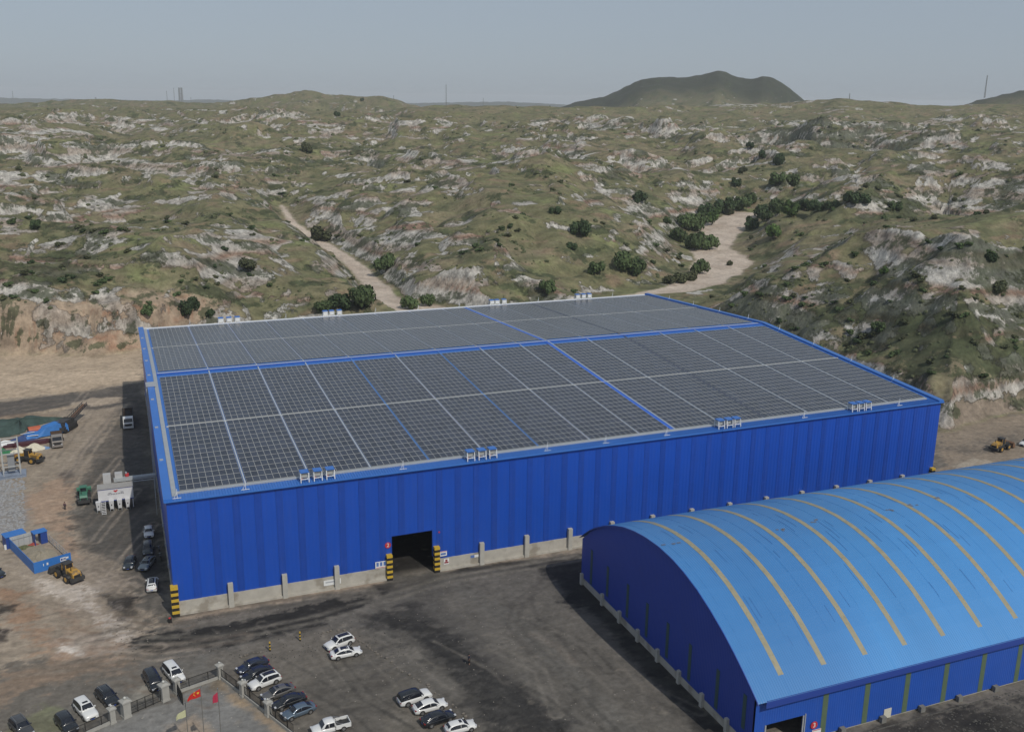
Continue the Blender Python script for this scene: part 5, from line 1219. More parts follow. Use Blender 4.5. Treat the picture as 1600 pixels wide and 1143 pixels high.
def fence(a, b, label, off0=.4, off1=.4, gate=False):
    A = Vector((float(a[0]), float(a[1]), 0)); B = Vector((float(b[0]), float(b[1]), 0)); d = (B-A); L = d.length; ang_ = math.atan2(d.y, d.x)
    e = empty('iron_gate' if gate else 'iron_fence', A, ang_, label, 'gate' if gate else 'fence', None if gate else 'fence runs round the forecourt')
    if not gate: MB().box(off0, L-off1, -.16, .16, -.1, .42).build('kerb_wall', M_pil, e)
    z0, z1 = (.12, 1.75) if gate else (.5, 1.65)
    MB().box(off0, L-off1, -.03, .03, z0, z0+.06).build('rail', M_iron, e); MB().box(off0, L-off1, -.03, .03, z1, z1+.06).build('rail', M_iron, e)
    if gate: MB().box(off0, L-off1, -.03, .03, .95, 1.0).build('rail', M_iron, e)
    n = int((L-off0-off1)/.16)
    base = None
    for i in range(n+1):
        if base is None: base = MB().box(-.014, .014, -.014, .014, z0+.061, z1+(.12 if not gate else 0)).mesh('bar', M_bars)
        link('bar', base, e, loc=(off0+i*(L-off0-off1)/n, 0, 0))
    m = max(1, round(L/3.0)) if not gate else 4
    for i in range(m+1 if gate else m):
        x = off0+(i if gate else i+.5)*(L-off0-off1)/m; MB().box(x-.05, x+.05, -.05, .05, 0, z1+.1).build('post', M_iron, e)
    return e
fence(PP['g1'], PP['corner'], 'iron fence on pale kerb between the white people carrier and the corner pillar')
fence(PP['corner'], PP['r1'], 'iron fence from the corner pillar to the next one, beside the navy saloon')
fence(PP['r1'], PP['r2'], 'iron fence in front of the white suv and the brownish grey saloon')
fence(PP['r2'], PP['r3'], 'iron fence running out at the bottom, by the blue grey saloon')
fence(PP['l1'], PP['g4'], 'iron fence in front of the white off-roader', 0)
fence(PP['l2'], PP['l1'], 'iron fence at the bottom left in front of the black suv', 0, 0)
fence(PP['g3'], PP['g2'], 'wide dark iron double gate between the two thick pillars', .55, .55, True)
g = fence(PP['g1'], PP['g1']+(G(281, 1088)-G(277, 1082))*1.0+np.array((.3, -2.2, 0)), 'small iron side gate standing open beside the slim pillar', .35, .0, True)
# bollards at the car park mouth
def bollard(px, py, label):
    p = G(px, py); e = empty('bollard', (p[0], p[1], 0), 0, label, 'bollard', 'striped bollards')
    for k in range(6): MB().tube((0, 0, k*.27), (0, 0, (k+1)*.27-.003), .12, 12).build('band', M_blk if k % 2 == 0 else M_yel, e)
bollard(469, 1000.5, 'black and yellow striped bollard nearer the hall, at the car park mouth'); bollard(422, 1016.5, 'black and yellow striped bollard nearer the fence row of cars')
# stones laid in a line along the edge of the car park
rng = random.Random(21)
def rock_mesh(seed, m, flat=.6, n=0):
    import bmesh
    r_ = random.Random(seed); bm = bmesh.new(); bmesh.ops.create_icosphere(bm, subdivisions=1, radius=1)
    for v in bm.verts: v.co *= r_.uniform(.75, 1.15); v.co.z *= flat
    me = bpy.data.meshes.new('stone'); bm.to_mesh(me); bm.free(); me.materials.append(m); return me
M_stone = mat('stone', (.17, .15, .125), .95, noise=.2, nscale=4)
stones = [rock_mesh(i, M_stone) for i in range(4)]
path = [(505, 989), (520, 985), (536, 985), (552, 992), (566, 1004), (580, 1014), (596, 1024), (612, 1036), (630, 1048), (650, 1060), (668, 1073), (690, 1090), (712, 1104), (735, 1122), (752, 1136)]
sp = []
for i in range(len(path)-1):
    a, b = path[i], path[i+1]
    for k in range(3): sp.append((a[0]+(b[0]-a[0])*(k+rng.random()*.7)/3, a[1]+(b[1]-a[1])*(k+rng.random()*.7)/3))
for (x, y) in sp+[(388, 1021), (395, 1019), (402, 1020), (411, 1017), (384, 1024), (377, 1027)]:
    p = G(x, y); s_ = rng.uniform(.14, .32)
    o = link('stone', stones[rng.randrange(4)], None, (p[0]+rng.uniform(-.2, .2), p[1]+rng.uniform(-.2, .2), s_*.3), rng.random()*6); o.scale = (s_, s_*rng.uniform(.7, 1), s_)
    tag(o, 'small brown stone in the line edging the car park', 'stone', 'stones edging the car park')
# ------------------------------------------------------------------ flags
M_flag = mat('flag_red', (.50, .02, .015), .8); M_fy = mat('flag_yellow', (.75, .50, .05), .8); M_pale = mat('flag_pale', (.50, .50, .30), .85); M_mag = mat('flag_crimson', (.42, .03, .07), .8)
def flagpole(top, h, label, fm, fl, fh, drop, zt, star=False):
    p = G(top[0], top[1], h)
    e = empty('flagpole', (p[0], p[1], 0), math.radians(200), label, 'flagpole', 'flagpoles on the forecourt')
    MB().tube((0, 0, 0), (0, 0, h), .07, 8, r2=.04).build('pole', mat('pole_steel', (.22, .21, .19), .45, .4), e)
    MB().tube((0, 0, h), (0, 0, h+.15), .09, 8).build('finial', M_rim, e)
    n = 12; R = []
    for i in range(n):
        t = i/(n-1); x = .06+fl*t; y = .16*math.sin(t*7)*t; zu = zt-drop*t*t*.9; zl = zt-fh+drop*.0*t
        R.append([(x, y+.012, zu), (x, y+.012, zl), (x, y-.012, zl), (x, y-.012, zu)])
    f = MB().loft(R).build('flag', fm, e)
    if star:
        def star5(cx, cz, r, nm):
            mb = MB(); pts = [(cx+(r if k % 2 == 0 else r*.4)*math.cos(PI/2+k*PI/5), cz+(r if k % 2 == 0 else r*.4)*math.sin(PI/2+k*PI/5)) for k in range(10)]
            mb.prism(pts, 1, -.16, .16) if nm == 'star' else mb.prism(pts, 1, -.13, .13); mb.build(nm, M_fy, f)
        star5(.42, zt-.38, .17, 'star')
        for a_, b_ in ((.80, .18), (.93, .32), (.93, .50), (.80, .64)): star5(a_, zt-b_, .05, 'small_star')
    return e
flagpole((289.5, 1098), 9.0, 'shortest-looking flagpole on the left with a limp pale yellow-green flag', M_pale, 1.3, 1.0, .55, 8.1)
flagpole((313, 1073), 12.0, 'middle flagpole flying the red flag with yellow stars', M_flag, 1.75, 1.05, .85, 11.8, True)
flagpole((340, 1076), 11.0, 'right-hand flagpole with a small drooping crimson flag', M_mag, .75, 1.35, .8, 10.6)
# ------------------------------------------------------------------ white dust plant beside the hall
e = empty('dust_plant', (0, 0, 0), 0, 'white steel dust plant on hoppers, joined to the hall by a duct', 'machinery')
c1 = G(157, 798); 
A = G(154, 783, 2.2); B = G(209, 776, 2.2); yb = float(A[1]*.5+B[1]*.5); xa, xb = float(A[0]), float(B[0])
zt_ = float(G(182, 762, yb, 1)[2]); zb_ = float(G(182, 781, yb, 1)[2]); print('plant', xa, xb, yb, zb_, zt_)
zb_ = max(zb_, 1.9); zt_ = max(zt_, zb_+2.3)
M_pl = mat('plant_white', (.62, .62, .62), .5, noise=.05, nscale=1); M_plg = mat('plant_grey', (.34, .33, .31), .7, noise=.1, nscale=1)
MB().box(xa, xb, yb, yb+2.8, zb_, zt_).build('housing', M_pl, e)
MB().box(xa-.1, xb+.1, yb-.1, yb+2.9, zt_+.001, zt_+.15).build('roof_plate', M_plg, e)
MB().box(xa-.02, xb+.02, yb-.03, yb-.001, zt_-.14, zt_-.01).box(xa-.02, xb+.02, yb-.03, yb-.001, zb_+.0, zb_+.16).build('blue_band', mat('band_blue', (.05, .08, .30), .5), e)
for fx in (.28, .62):
    x = xa+(xb-xa)*fx; MB().box(x-.75, x+.75, yb+3.3, yb+4.6, .1, zt_+1.9).build('air_unit', mat('unit_grey', (.45, .45, .44), .6, noise=.06, nscale=2), e)
for fx, w_ in ((-.04, .9), (.33, .9), (.56, .9), (.79, .9)):
    x = xa+(xb-xa)*fx+.2
    o = MB().frustum(x, yb-.55, .5, zb_+.35, .32, .3, .48, .5).build('hopper', M_pl, e)
    MB().prism([(x+.11*math.cos(2*PI*k/10), (zb_*.5+.5)+.11*math.sin(2*PI*k/10)) for k in range(10)], 1, yb-1.08, yb-.9).build('port', M_trim, o)
    MB().box(x-.36, x-.28, yb-.9, yb-.82, 0, .5).box(x+.28, x+.36, yb-.9, yb-.82, 0, .5).box(x-.36, x-.28, yb-.28, yb-.2, 0, .5).box(x+.28, x+.36, yb-.28, yb-.2, 0, .5).build('leg_frame', M_galv, e)
MB().box(xb-.3, xb-.1, yb+.05, yb+.2, 0, zb_).box(xa+.1, xa+.25, yb+2.4, yb+2.6, 0, zb_).box(xb-.3, xb-.1, yb+2.4, yb+2.6, 0, zb_).build('leg', M_pl, e)
lx = xa+(xb-xa)*.13
lad = MB(); lad.bar((lx-.4, yb-2.2, 0), (lx-.4, yb-.1, zb_+.1), .06, .1).bar((lx+.4, yb-2.2, 0), (lx+.4, yb-.1, zb_+.1), .06, .1)
st_ = lad.build('stair_stringer', M_pl, e)
for k in range(8): MB().box(lx-.38, lx+.38, yb-2.15+k*.27-.1, yb-2.15+k*.27+.1, k*zb_/8+.12, k*zb_/8+.18).build('stair_tread', M_pl, e)
# red emblem and two rows of dark characters
mb = MB(); cxm = xa+(xb-xa)*.5
mb.prism([(cxm-.45, zt_-.45), (cxm-.2, zt_-.38), (cxm, zt_-.5), (cxm+.25, zt_-.36), (cxm+.5, zt_-.48), (cxm+.1, zt_-.85), (cxm-.1, zt_-.85)], 1, yb-.035, yb-.005); mb.build('red_emblem', M_red, e)
M_ink = mat('dark_print', (.10, .10, .14), .7)
mb = MB()
for k in range(10):
    x = cxm-1.45+k*.32
    for (u, v, w, h_) in ((0, .09, .2, .03), (0, 0, .2, .03), (0, -.09, .2, .03), (-.07, 0, .03, .22), (.07, 0, .03, .22)): mb.box(x+u-w/2, x+u+w/2, yb-.03, yb-.005, zt_-1.22+v-h_/2, zt_-1.22+v+h_/2)
for x in (cxm-1.1, cxm+1.25): mb.box(x-.28, x+.28, yb-.03, yb-.005, zt_-1.0, zt_-.97).box(x-.28, x+.28, yb-.03, yb-.005, zt_-.88, zt_-.85).box(x-.2, x-.16, yb-.031, yb-.004, zt_-1.02, zt_-.83).box(x+.16, x+.2, yb-.031, yb-.004, zt_-1.02, zt_-.83)
mb.build('painted_lettering', M_ink, e)
ye = yb+2.6
MB().box(xb-3.6, -.35, ye, ye+1.3, zt_+.35, zt_+.9).build('duct', mat('duct_grey', (.40, .42, .42), .5, .2), e)
for k in range(6): MB().box(xb-3.2+k*1.7, xb-3.1+k*1.7, ye-.05, ye+1.35, zt_+.3, zt_+.95).build('duct_flange', M_galv, e)
MB().tube((xb, ye-.6, zt_+.25), (-.5, ye-.6, zt_+.25), .09, 8).build('pipe', M_galv, e)
p = (xa+(xb-xa)*.86, yb+3.9)
MB().tube((p[0], p[1], zt_+.95), (p[0], p[1], zt_+1.5), .42, 12).build('red_valve', M_red, e)
MB().tube((p[0]-.15, p[1], zt_+1.5), (p[0]-.15, p[1], zt_+1.9), .2, 10).build('valve_cap', M_galv, e)
MB().bar((p[0], p[1], zt_+1.0), (p[0], p[1], 0), .2, .2).build('support_post', M_galv, e)
MB().bar((-.75, ye+1.0, 0), (-.75, ye+1.0, zt_+.3), .14, .14).bar((-.9, yb-6, 0), (-.9, yb-6, 3.2), .1, .1).bar((-.9, yb-6, 3.2), (-.75, ye+1, zt_+.3), .08, .08).build('duct_support', M_galv, e)
# ------------------------------------------------------------------ blue pen with low walls
ptA = G(52, 895); ptB = G(113, 871); ptC = G(80, 832); ptD = G(14, 856)
# corners on the ground: near corner A, right B, far C, left D
A2 = np.array(G(54, 896)[:2]); B2 = np.array(G(112, 879)[:2]); D2 = np.array(G(14, 841, 2.1)[:2]); 
ux = (B2-A2); Lx = float(np.hypot(*ux)); ux = ux/Lx; uy = np.array((-ux[1], ux[0])); Ly = float((D2-A2)@uy); print('pen', Lx, Ly)
a_p = math.atan2(ux[1], ux[0])
M_pen = mat('pen_blue', (.035, .17, .50), .5, noise=.06, nscale=.5); M_pend = mat('pen_blue_deep', (.02, .06, .26), .5); M_peni = mat('pen_inner_white', (.42, .43, .43), .7, noise=.1, nscale=.5)
e = empty('site_pen', (float(A2[0]), float(A2[1]), 0), a_p, 'open blue-walled pen holding a heap of sand, on the brown ground', 'enclosure')
hp = 2.1
MB().box(0, Lx, 0, .10, 0, hp).build('wall_panel', M_pen, e); MB().box(0, .10, .101, Ly, 0, hp).build('wall_panel', M_pen, e)
MB().box(.101, Lx*.72, Ly-.1, Ly, 0, hp+.2).build('wall_panel', M_peni, e)
for k in range(8): MB().bar((Lx-.05, .3+k*(Ly-1)/7, 0), (Lx-.05, .3+k*(Ly-1)/7, 1.6), .08, .08).build('rail_post', M_galv, e)
for z in (.5, 1.05, 1.6): MB().bar((Lx-.05, .1, z), (Lx-.05, Ly-.6, z), .06, .06).build('rail', M_galv, e)
for k in range(5): MB().bar((.6+k*Lx*.15, Ly-.14, .1), (.6+k*Lx*.15, Ly-.14, hp), .08, .08).build('wall_stud', M_galv, e)
MB().bar((.2, Ly-.2, hp-.4), (Lx*.7, Ly-.2, hp-.4), .06, .06).build('wall_rail', M_galv, e)
MB().box(Lx-2.6, Lx-.1, Ly-1.9, Ly-.0, 2.35, 2.5).build('booth_roof', M_pen, e)
MB().box(Lx-1.4, Lx-.2, Ly-1.8, Ly-.2, 0, 2.34).build('booth', M_pend, e); MB().box(Lx-2.5, Lx-2.4, Ly-1.8, Ly-.2, 0, 2.34).build('booth_side', M_pend, e)
for (x, w, c) in ((1.6, .12, M_white), (2.2, .30, M_white)): MB().box(x, x+w, -.03, -.001, 1.0, 1.45).build('painted_mark', c, e)
MB().box(4.6, 5.6, -.03, -.001, .9, 1.6).build('white_patch', M_white, e); MB().box(4.7, 5.0, -.04, -.031, 1.05, 1.45).box(5.1, 5.2, -.04, -.031, 1.05, 1.45).box(5.3, 5.5, -.04, -.031, 1.05, 1.45).build('dark_print', M_pend, e)
MB().box(Lx-1.0, Lx-.45, -.03, -.001, 1.2, 1.5).build('white_patch', M_white, e)
e2 = empty('lean_to', (float(A2[0]), float(A2[1]), 0), a_p, 'little blue sheet roof on a shelter behind the left corner of the pen', 'shelter')
MB().box(-.6, 3.2, Ly+.05, Ly+2.6, 2.3, 2.42).build('roof_sheet', M_pen, e2); MB().box(-.5, 3.1, Ly+.15, Ly+2.5, 0, 2.29).build('hut', M_pend, e2)
MB().tube((-.7, Ly+.3, 0), (-.7, Ly+.3, .9), .22, 10).build('white_drum', M_white, e2)
def heap(nm, cx, cy, rx, ry, h, m, label, cat, seed=0, n=20, z=0, rot=0, kind=None):
    mb = MB(); rings = []
    for i in range(7):
        t = i/6; q = (1-t)**.8
        rings.append([(rx*max(q, .03)*(1+.22*math.sin(j*1.7+seed+i)+.12*math.sin(j*3.9+seed*2))*math.cos(2*PI*j/n), ry*max(q, .03)*(1+.2*math.sin(j*2.3+seed*3+i))*math.sin(2*PI*j/n), h*t*(1+.1*math.sin(j+seed)) - .05) for j in range(n)])
    mb.loft(rings); o = mb.build(nm, m, None, smooth=False); o.location = (float(cx), float(cy), z); o.rotation_euler[2] = rot; tag(o, label, cat, kind=kind); return o
M_sand = mat('heap_sand', (.31, .27, .20), .95, noise=.15, nscale=1.5, bump=.08)
c = A2+ux*Lx*.5+uy*Ly*.5; heap('sand_heap', c[0], c[1], Lx*.40, Ly*.40, .9, M_sand, 'low heap of pale sand inside the blue pen', 'sand heap', 2, rot=a_p)
c = A2+ux*2.0+uy*(Ly-1.3); heap('weed_heap', c[0], c[1], 1.6, 1.0, .6, mat('weed_green', (.11, .12, .06), .95, noise=.3, nscale=3), 'olive weeds growing in the far left corner of the pen', 'weeds', 5)
c = A2+ux*3.8+uy*(Ly-1.0); heap('red_scrap', c[0], c[1], .9, .45, .5, mat('scrap_red', (.30, .06, .05), .8), 'small heap of red scrap by the white inner wall of the pen', 'scrap', 7)
# ------------------------------------------------------------------ scrap and machines at the left edge
def place(px, py, z=0): q = G(px, py, z); return float(q[0]), float(q[1])
x, y = place(108, 668)
e = empty('tracked_crusher', (x, y, 0), math.radians(62), 'dark lattice boom machine with blue covered rear beyond the grey lorry', 'machine')
MB().box(-5, 1.5, -1.5, 1.5, .7, 1.6).box(-4.5, -1, -1.3, 1.3, 1.6, 2.9).build('frame', M_dgm, e)
for s_ in (-1, 1): MB().prism([(-4.5, .1), (-4.9, .5), (-4.5, .95), (1.0, .95), (1.4, .5), (1.0, .1)], 1, s_*1.3, s_*1.8).build('crawler_track', M_tyre, e)
for s_ in (-1, 1):
    MB().bar((0, s_*.7, 1.6), (8.5, s_*.6, 3.8), .2, .25).bar((0, s_*.7, 2.5), (8.5, s_*.6, 4.4), .12, .12).build('boom_rail', M_dgm, e)
    for k in range(8): MB().bar((k*1.06+.2, s_*.68, 1.65+k*.27), (k*1.06+.9, s_*.68, 2.6+k*.235), .08, .08).build('boom_brace', M_dgm, e)
MB().bar((.5, 0, 1.75), (8.3, 0, 3.85), 1.0, .08).build('conveyor_belt', M_rust, e)
for k in range(4): MB().box(-1.2+k*.5, -1.1+k*.5, -1.4, 1.4, 1.6, 2.8).build('cross_frame', M_dgm, e)
x, y = place(88, 676)
e = empty('covered_machine', (x, y, 0), math.radians(20), 'machine under a bright blue sheet with a drooping left end', 'machine')
mb = MB(); mb.loft([[(px_, -1.7, zl), (px_, -1.3, zh-.15), (px_, 0, zh+.1), (px_, 1.3, zh-.1), (px_, 1.7, zl)] for px_, zl, zh in ((-7.5, .15, 1.0), (-6, .1, 1.6), (-4.2, .3, 1.3), (-2.6, .2, 2.4), (0, .2, 2.9), (2.2, .3, 2.7), (2.6, .6, 2.2))], closed=True); mb.build('blue_sheet', mat('tarp_blue', (.035, .17, .47), .6, noise=.15, nscale=1.2), e)
MB().bar((-8.2, .6, 1.3), (-5.5, -1.5, 1.9), .12, .12).bar((-7.2, -1.2, 1.1), (-4.8, -1.9, 1.0), .25, .1).build('white_edge', M_white, e)
x, y = place(55, 679)
e = empty('orange_tank', (x, y, 0), math.radians(15), 'orange steel tank with an open dark end among the scrap', 'tank')
MB().tube((-1.5, 0, 1.2), (1.3, 0, 1.2), 1.1, 16).build('drum', mat('tank_orange', (.42, .10, .045), .6, noise=.2, nscale=1.5), e); MB().tube((-1.52, 0, 1.2), (-1.49, 0, 1.2), .9, 16).build('open_end', M_trim, e)
MB().box(-1.2, 1.2, -.8, .8, 0, .35).build('cradle', M_rust, e)
x, y = place(79, 665, 0)
q0, q1 = G(72, 667, .3), G(94, 657.5, 1.4); o = MB().tube(q0, q1, .13, 8).build('white_pole', M_white, None); tag(o, 'long white pole lying slanted on the bank above the blue sheet', 'pole')
def slab_heap(px, py, label, cat, m, n, L, seed, nm='beam', h=.25, w=.35, ang0=.1):
    x, y = place(px, py); e = empty(nm+'_stack', (x, y, 0), ang0, label, cat); r_ = random.Random(seed)
    for k in range(n):
        zz = .02+(k//4)*(h+.03); yy = (k % 4-1.5)*(w+.08); dx = r_.uniform(-.6, .6)
        MB().box(-L/2+dx, L/2+dx, yy-w/2, yy+w/2, zz, zz+h).build(nm, m, e)
M_maroon = mat('maroon_steel', (.075, .022, .030), .6, noise=.2, nscale=1); M_navy = mat('navy_sheet', (.03, .06, .17), .7, noise=.2, nscale=2)
slab_heap(50, 694, 'stack of long maroon steel beams behind the muddy yellow loader', 'steel beams', M_maroon, 12, 7.5, 1, 'beam', ang0=.12)
slab_heap(20, 697, 'short stack of dark maroon beams left of the long one', 'steel beams', M_maroon, 8, 3.2, 4, 'beam', ang0=.05)
x, y = place(37, 687); heap('navy_tarpaulin', x, y, 4.0, 1.6, 1.3, M_navy, 'crumpled navy tarpaulin heap left of the orange tank', 'tarpaulin', 3, rot=.2)
M_cream = mat('cream_sack', (.62, .58, .46), .85, noise=.06, nscale=2)
x, y = place(31, 706); heap('cream_sacks', x, y, 2.0, 1.2, 1.5, M_cream, 'cream bulk bags heaped beside the white frame tower', 'bulk bags', 9)
x, y = place(54, 702); heap('cream_sacks', x, y, 2.8, 1.3, 1.6, M_cream, 'larger heap of cream bulk bags behind the muddy yellow loader', 'bulk bags', 12)
x, y = place(70, 700); heap('pale_blue_sheet', x, y, 1.4, .9, .6, mat('pale_blue', (.15, .25, .42), .7), 'small pale blue sheet heap at the right end of the scrap', 'sheet', 15)
x, y = place(4, 708); heap('green_net', x, y, 2.2, 1.3, 1.3, mat('net_green', (.03, .17, .07), .8, noise=.2, nscale=2), 'bright green net bundle at the left edge', 'net', 17)
x, y = place(8, 694); heap('white_sheets', x, y, 2.6, 1.3, 1.1, M_white, 'heap of white sheeting at the left edge above the green bundle', 'sheeting', 19)
# green dust net spread over the bank
net = [(-30, 660), (5, 657), (35, 653), (58, 650), (100, 654), (72, 661), (48, 667), (34, 677), (14, 682), (-30, 686)]
netw = [place(*q) for q in net]; cxn = sum(q[0] for q in netw)/len(netw); cyn = sum(q[1] for q in netw)/len(netw)
mb = MB(); nr = random.Random(4); dense = []
for i in range(len(netw)):
    a_, b_ = netw[i], netw[(i+1) % len(netw)]
    for k in range(4): dense.append((a_[0]+(b_[0]-a_[0])*k/4+nr.uniform(-.3, .3), a_[1]+(b_[1]-a_[1])*k/4+nr.uniform(-.3, .3)))
rings = []
for t, hz in ((1.0, .04), (.93, .35), (.75, .65), (.5, 1.0), (.25, 1.1), (.02, 1.15)): rings.append([(cxn+(q[0]-cxn)*t, cyn+(q[1]-cyn)*t, max(.03, hz*(1+.35*math.sin(i*1.3)+.2*math.sin(i*2.9)))) for i, q in enumerate(dense)])
tag(mb.loft(rings).build('dust_net', mat('net_dark_green', (.045, .075, .065), .9, noise=.35, nscale=.6, bump=.1), None), 'dark green dust net draped over the low bank at the left edge', 'dust net')
# tower of pale steel frames
x, y = place(20, 742)
e = empty('frame_tower', (x, y, 0), math.radians(4), 'pale square steel frame tower standing on a bluish base at left', 'steel frame')
for sx in (-1.7, 1.7):
    for sy in (-1.4, 1.4): MB().bar((sx, sy, 0), (sx, sy, 8.6), .22, .22).build('leg', mat('tower_grey', (.42, .43, .42), .6), e)
for z in (2.6, 5.6, 8.4):
    for sy in (-1.4, 1.4): MB().bar((-1.7, sy, z), (1.7, sy, z), .2, .16).build('cross_beam', MATS['tower_grey'], e)
    for sx in (-1.7, 1.7): MB().bar((sx, -1.4, z), (sx, 1.4, z), .2, .16).build('cross_beam', MATS['tower_grey'], e)
MB().box(-.7, .7, -.6, .6, 1.2, 5.0).build('inner_tank', mat('tank_grey', (.25, .26, .27), .6), e)
MB().box(-2.6, 2.8, -2.3, 2.0, 0, .5).build('base', mat('base_bluegrey', (.22, .26, .33), .8, noise=.2, nscale=1), e)
for (z, sx) in ((.3, 1), (.7, -1)): MB().bar((-2.6*sx, -2.35, .5), (2.8*sx, -2.35, 1.3), .08, .08).build('rail', MATS['base_bluegrey'], e)
# grey rubble plain left of the pen: countless bits
def scatter_stuff(nm, m, pts, smin, smax, seed, label, flat=.6, kind='stuff', zf=None):
    r_ = random.Random(seed); mb = MB()
    for (x, y) in pts:
        s_ = r_.uniform(smin, smax); a = r_.random()*6; z = (zf(x, y) if zf else 0)
        v = []; 
        for (ux_, uy_, uz_) in ((1, 0, 0), (0, 1, 0), (-1, 0, 0), (0, -1, 0), (0, 0, 1), (0, 0, -.6)):
            q = r_.uniform(.7, 1.3)*s_; v.append((x+(ux_*math.cos(a)-uy_*math.sin(a))*q, y+(ux_*math.sin(a)+uy_*math.cos(a))*q, z+uz_*q*flat))
        mb.add(v, [(0, 1, 4), (1, 2, 4), (2, 3, 4), (3, 0, 4), (1, 0, 5), (2, 1, 5), (3, 2, 5), (0, 3, 5)])
    o = mb.build(nm, m, None, fix=False); tag(o, label, kind=kind); return o
pts = []
for k in range(700):
    q = G(rng.uniform(-20, 38), rng.uniform(745, 838)); pts.append((float(q[0]), float(q[1])))
scatter_stuff('rubble', mat('rubble_grey', (.28, .28, .28), .9, noise=.2, nscale=2), pts, .12, .5, 3, 'pale grey rubble strewn over the ground left of the brown earth')
pts = []
for k in range(500):
    px_, py_ = rng.uniform(30, 1150), rng.uniform(900, 1143)
    q = G(px_, py_)
    if q[0] > 60 and q[1] < -10: continue
    if q[1] > -2 and q[0] > -2: continue
    pts.append((float(q[0]), float(q[1])))
scatter_stuff('pebbles', mat('pebble_pale', (.33, .30, .26), .95), pts, .03, .11, 8, 'loose pebbles and litter over the yard')
pts = []
for k in range(500):
    t = rng.random(); base_ = [(280, 968), (360, 958), (450, 940), (600, 912)]
    q = G(rng.uniform(230, 640), 0) if False else G(rng.uniform(180, 640), rng.uniform(960, 1030)); pts.append((float(q[0]), float(q[1])))
scatter_stuff('coal_crumbs', mat('coal_crumb', (.02, .02, .02), .9), pts, .04, .12, 9, 'coal crumbs on the road verge')
# coal slope under the front of the shed
pts = []
for k in range(1400):
    q = G(rng.uniform(1250, 1640), rng.uniform(1075, 1160)); pts.append((float(q[0]), float(min(q[1], -66.5))))
scatter_stuff('coal_gravel', mat('coal_grey', (.085, .08, .07), .95, noise=.3, nscale=1), pts, .05, .22, 10, 'dark coal gravel and ash in front of the arched shed')
# motorcycles against the hall wall in the shade
def motorbike(px, py, label):
    x, y = place(px, py); e = empty('motorcycle', (x, y, 0), math.radians(95), label, 'motorcycle', 'motorcycles by the hall wall')
    for wx in (-.65, .65):
        n = 14; w_ = MB().prism([(wx+.3*math.cos(2*PI*k/n), .3+.3*math.sin(2*PI*k/n)) for k in range(n)], 1, -.06, .06).build('wheel', M_tyre, e)
    MB().prism([(-.5, .5), (-.7, .85), (.1, .8), (.35, .98), (.5, .9), (.25, .4), (-.2, .35)], 1, -.13, .13).build('frame', M_dgm, e)
    MB().box(-.65, .1, -.13, .13, .82, .92).build('seat', M_trim, e); MB().bar((.6, -.35, 1.05), (.6, .35, 1.05), .05, .05).bar((.65, 0, .3), (.5, 0, 1.05), .08, .08).build('handlebar', M_rim, e)
    MB().box(.6, .72, -.1, .1, .8, .98).build('headlight', M_lamp, e)
motorbike(249, 862, 'dark motorcycle nearer the far cars, against the shaded hall wall'); motorbike(251, 873, 'dark motorcycle nearer the camera, against the shaded hall wall')
# puddle like bright sheet by the road, far left of hall
# ------------------------------------------------------------------ vegetation
def ground_z(x, y):
    a = terrain(np.array([[float(x)]]), np.array([[float(y)]])); return float(a[0][0, 0])
def leaf_mat(nm, c, c2):
    m = bpy.data.materials.new(nm); m.use_nodes = True; t = m.node_tree; b = t.nodes['Principled BSDF']; b.inputs['Roughness'].default_value = .75; b.inputs['Specular IOR Level'].default_value = .2
    tc = t.nodes.new('ShaderNodeTexCoord'); n = t.nodes.new('ShaderNodeTexNoise'); n.inputs['Scale'].default_value = 6; n.inputs['Detail'].default_value = 5
    oi = t.nodes.new('ShaderNodeObjectInfo')
    t.links.new(tc.outputs['Object'], n.inputs['Vector']); mxx = t.nodes.new('ShaderNodeMixRGB'); mxx.inputs['Color1'].default_value = (*c, 1); mxx.inputs['Color2'].default_value = (*c2, 1)
    r = t.nodes.new('ShaderNodeMapRange'); r.inputs['From Min'].default_value = .35; r.inputs['From Max'].default_value = .65; t.links.new(n.outputs[0], r.inputs[0]); t.links.new(r.outputs[0], mxx.inputs['Fac'])
    hs_ = t.nodes.new('ShaderNodeHueSaturation'); r2 = t.nodes.new('ShaderNodeMapRange'); r2.inputs['To Min'].default_value = .75; r2.inputs['To Max'].default_value = 1.25; t.links.new(oi.outputs['Random'], r2.inputs[0])
    t.links.new(r2.outputs[0], hs_.inputs['Value']); t.links.new(mxx.outputs[0], hs_.inputs['Color']); t.links.new(hs_.outputs[0], b.inputs['Base Color']); return m
LM = {'dark': leaf_mat('leaf_dark', (.034, .058, .026), (.060, .088, .038)), 'mid': leaf_mat('leaf_mid', (.060, .092, .037), (.10, .138, .056)),
      'light': leaf_mat('leaf_light', (.055, .095, .028), (.095, .150, .045)), 'olive': leaf_mat('leaf_olive', (.058, .070, .035), (.10, .108, .054))}
M_bark = mat('bark', (.07, .055, .04), .9)
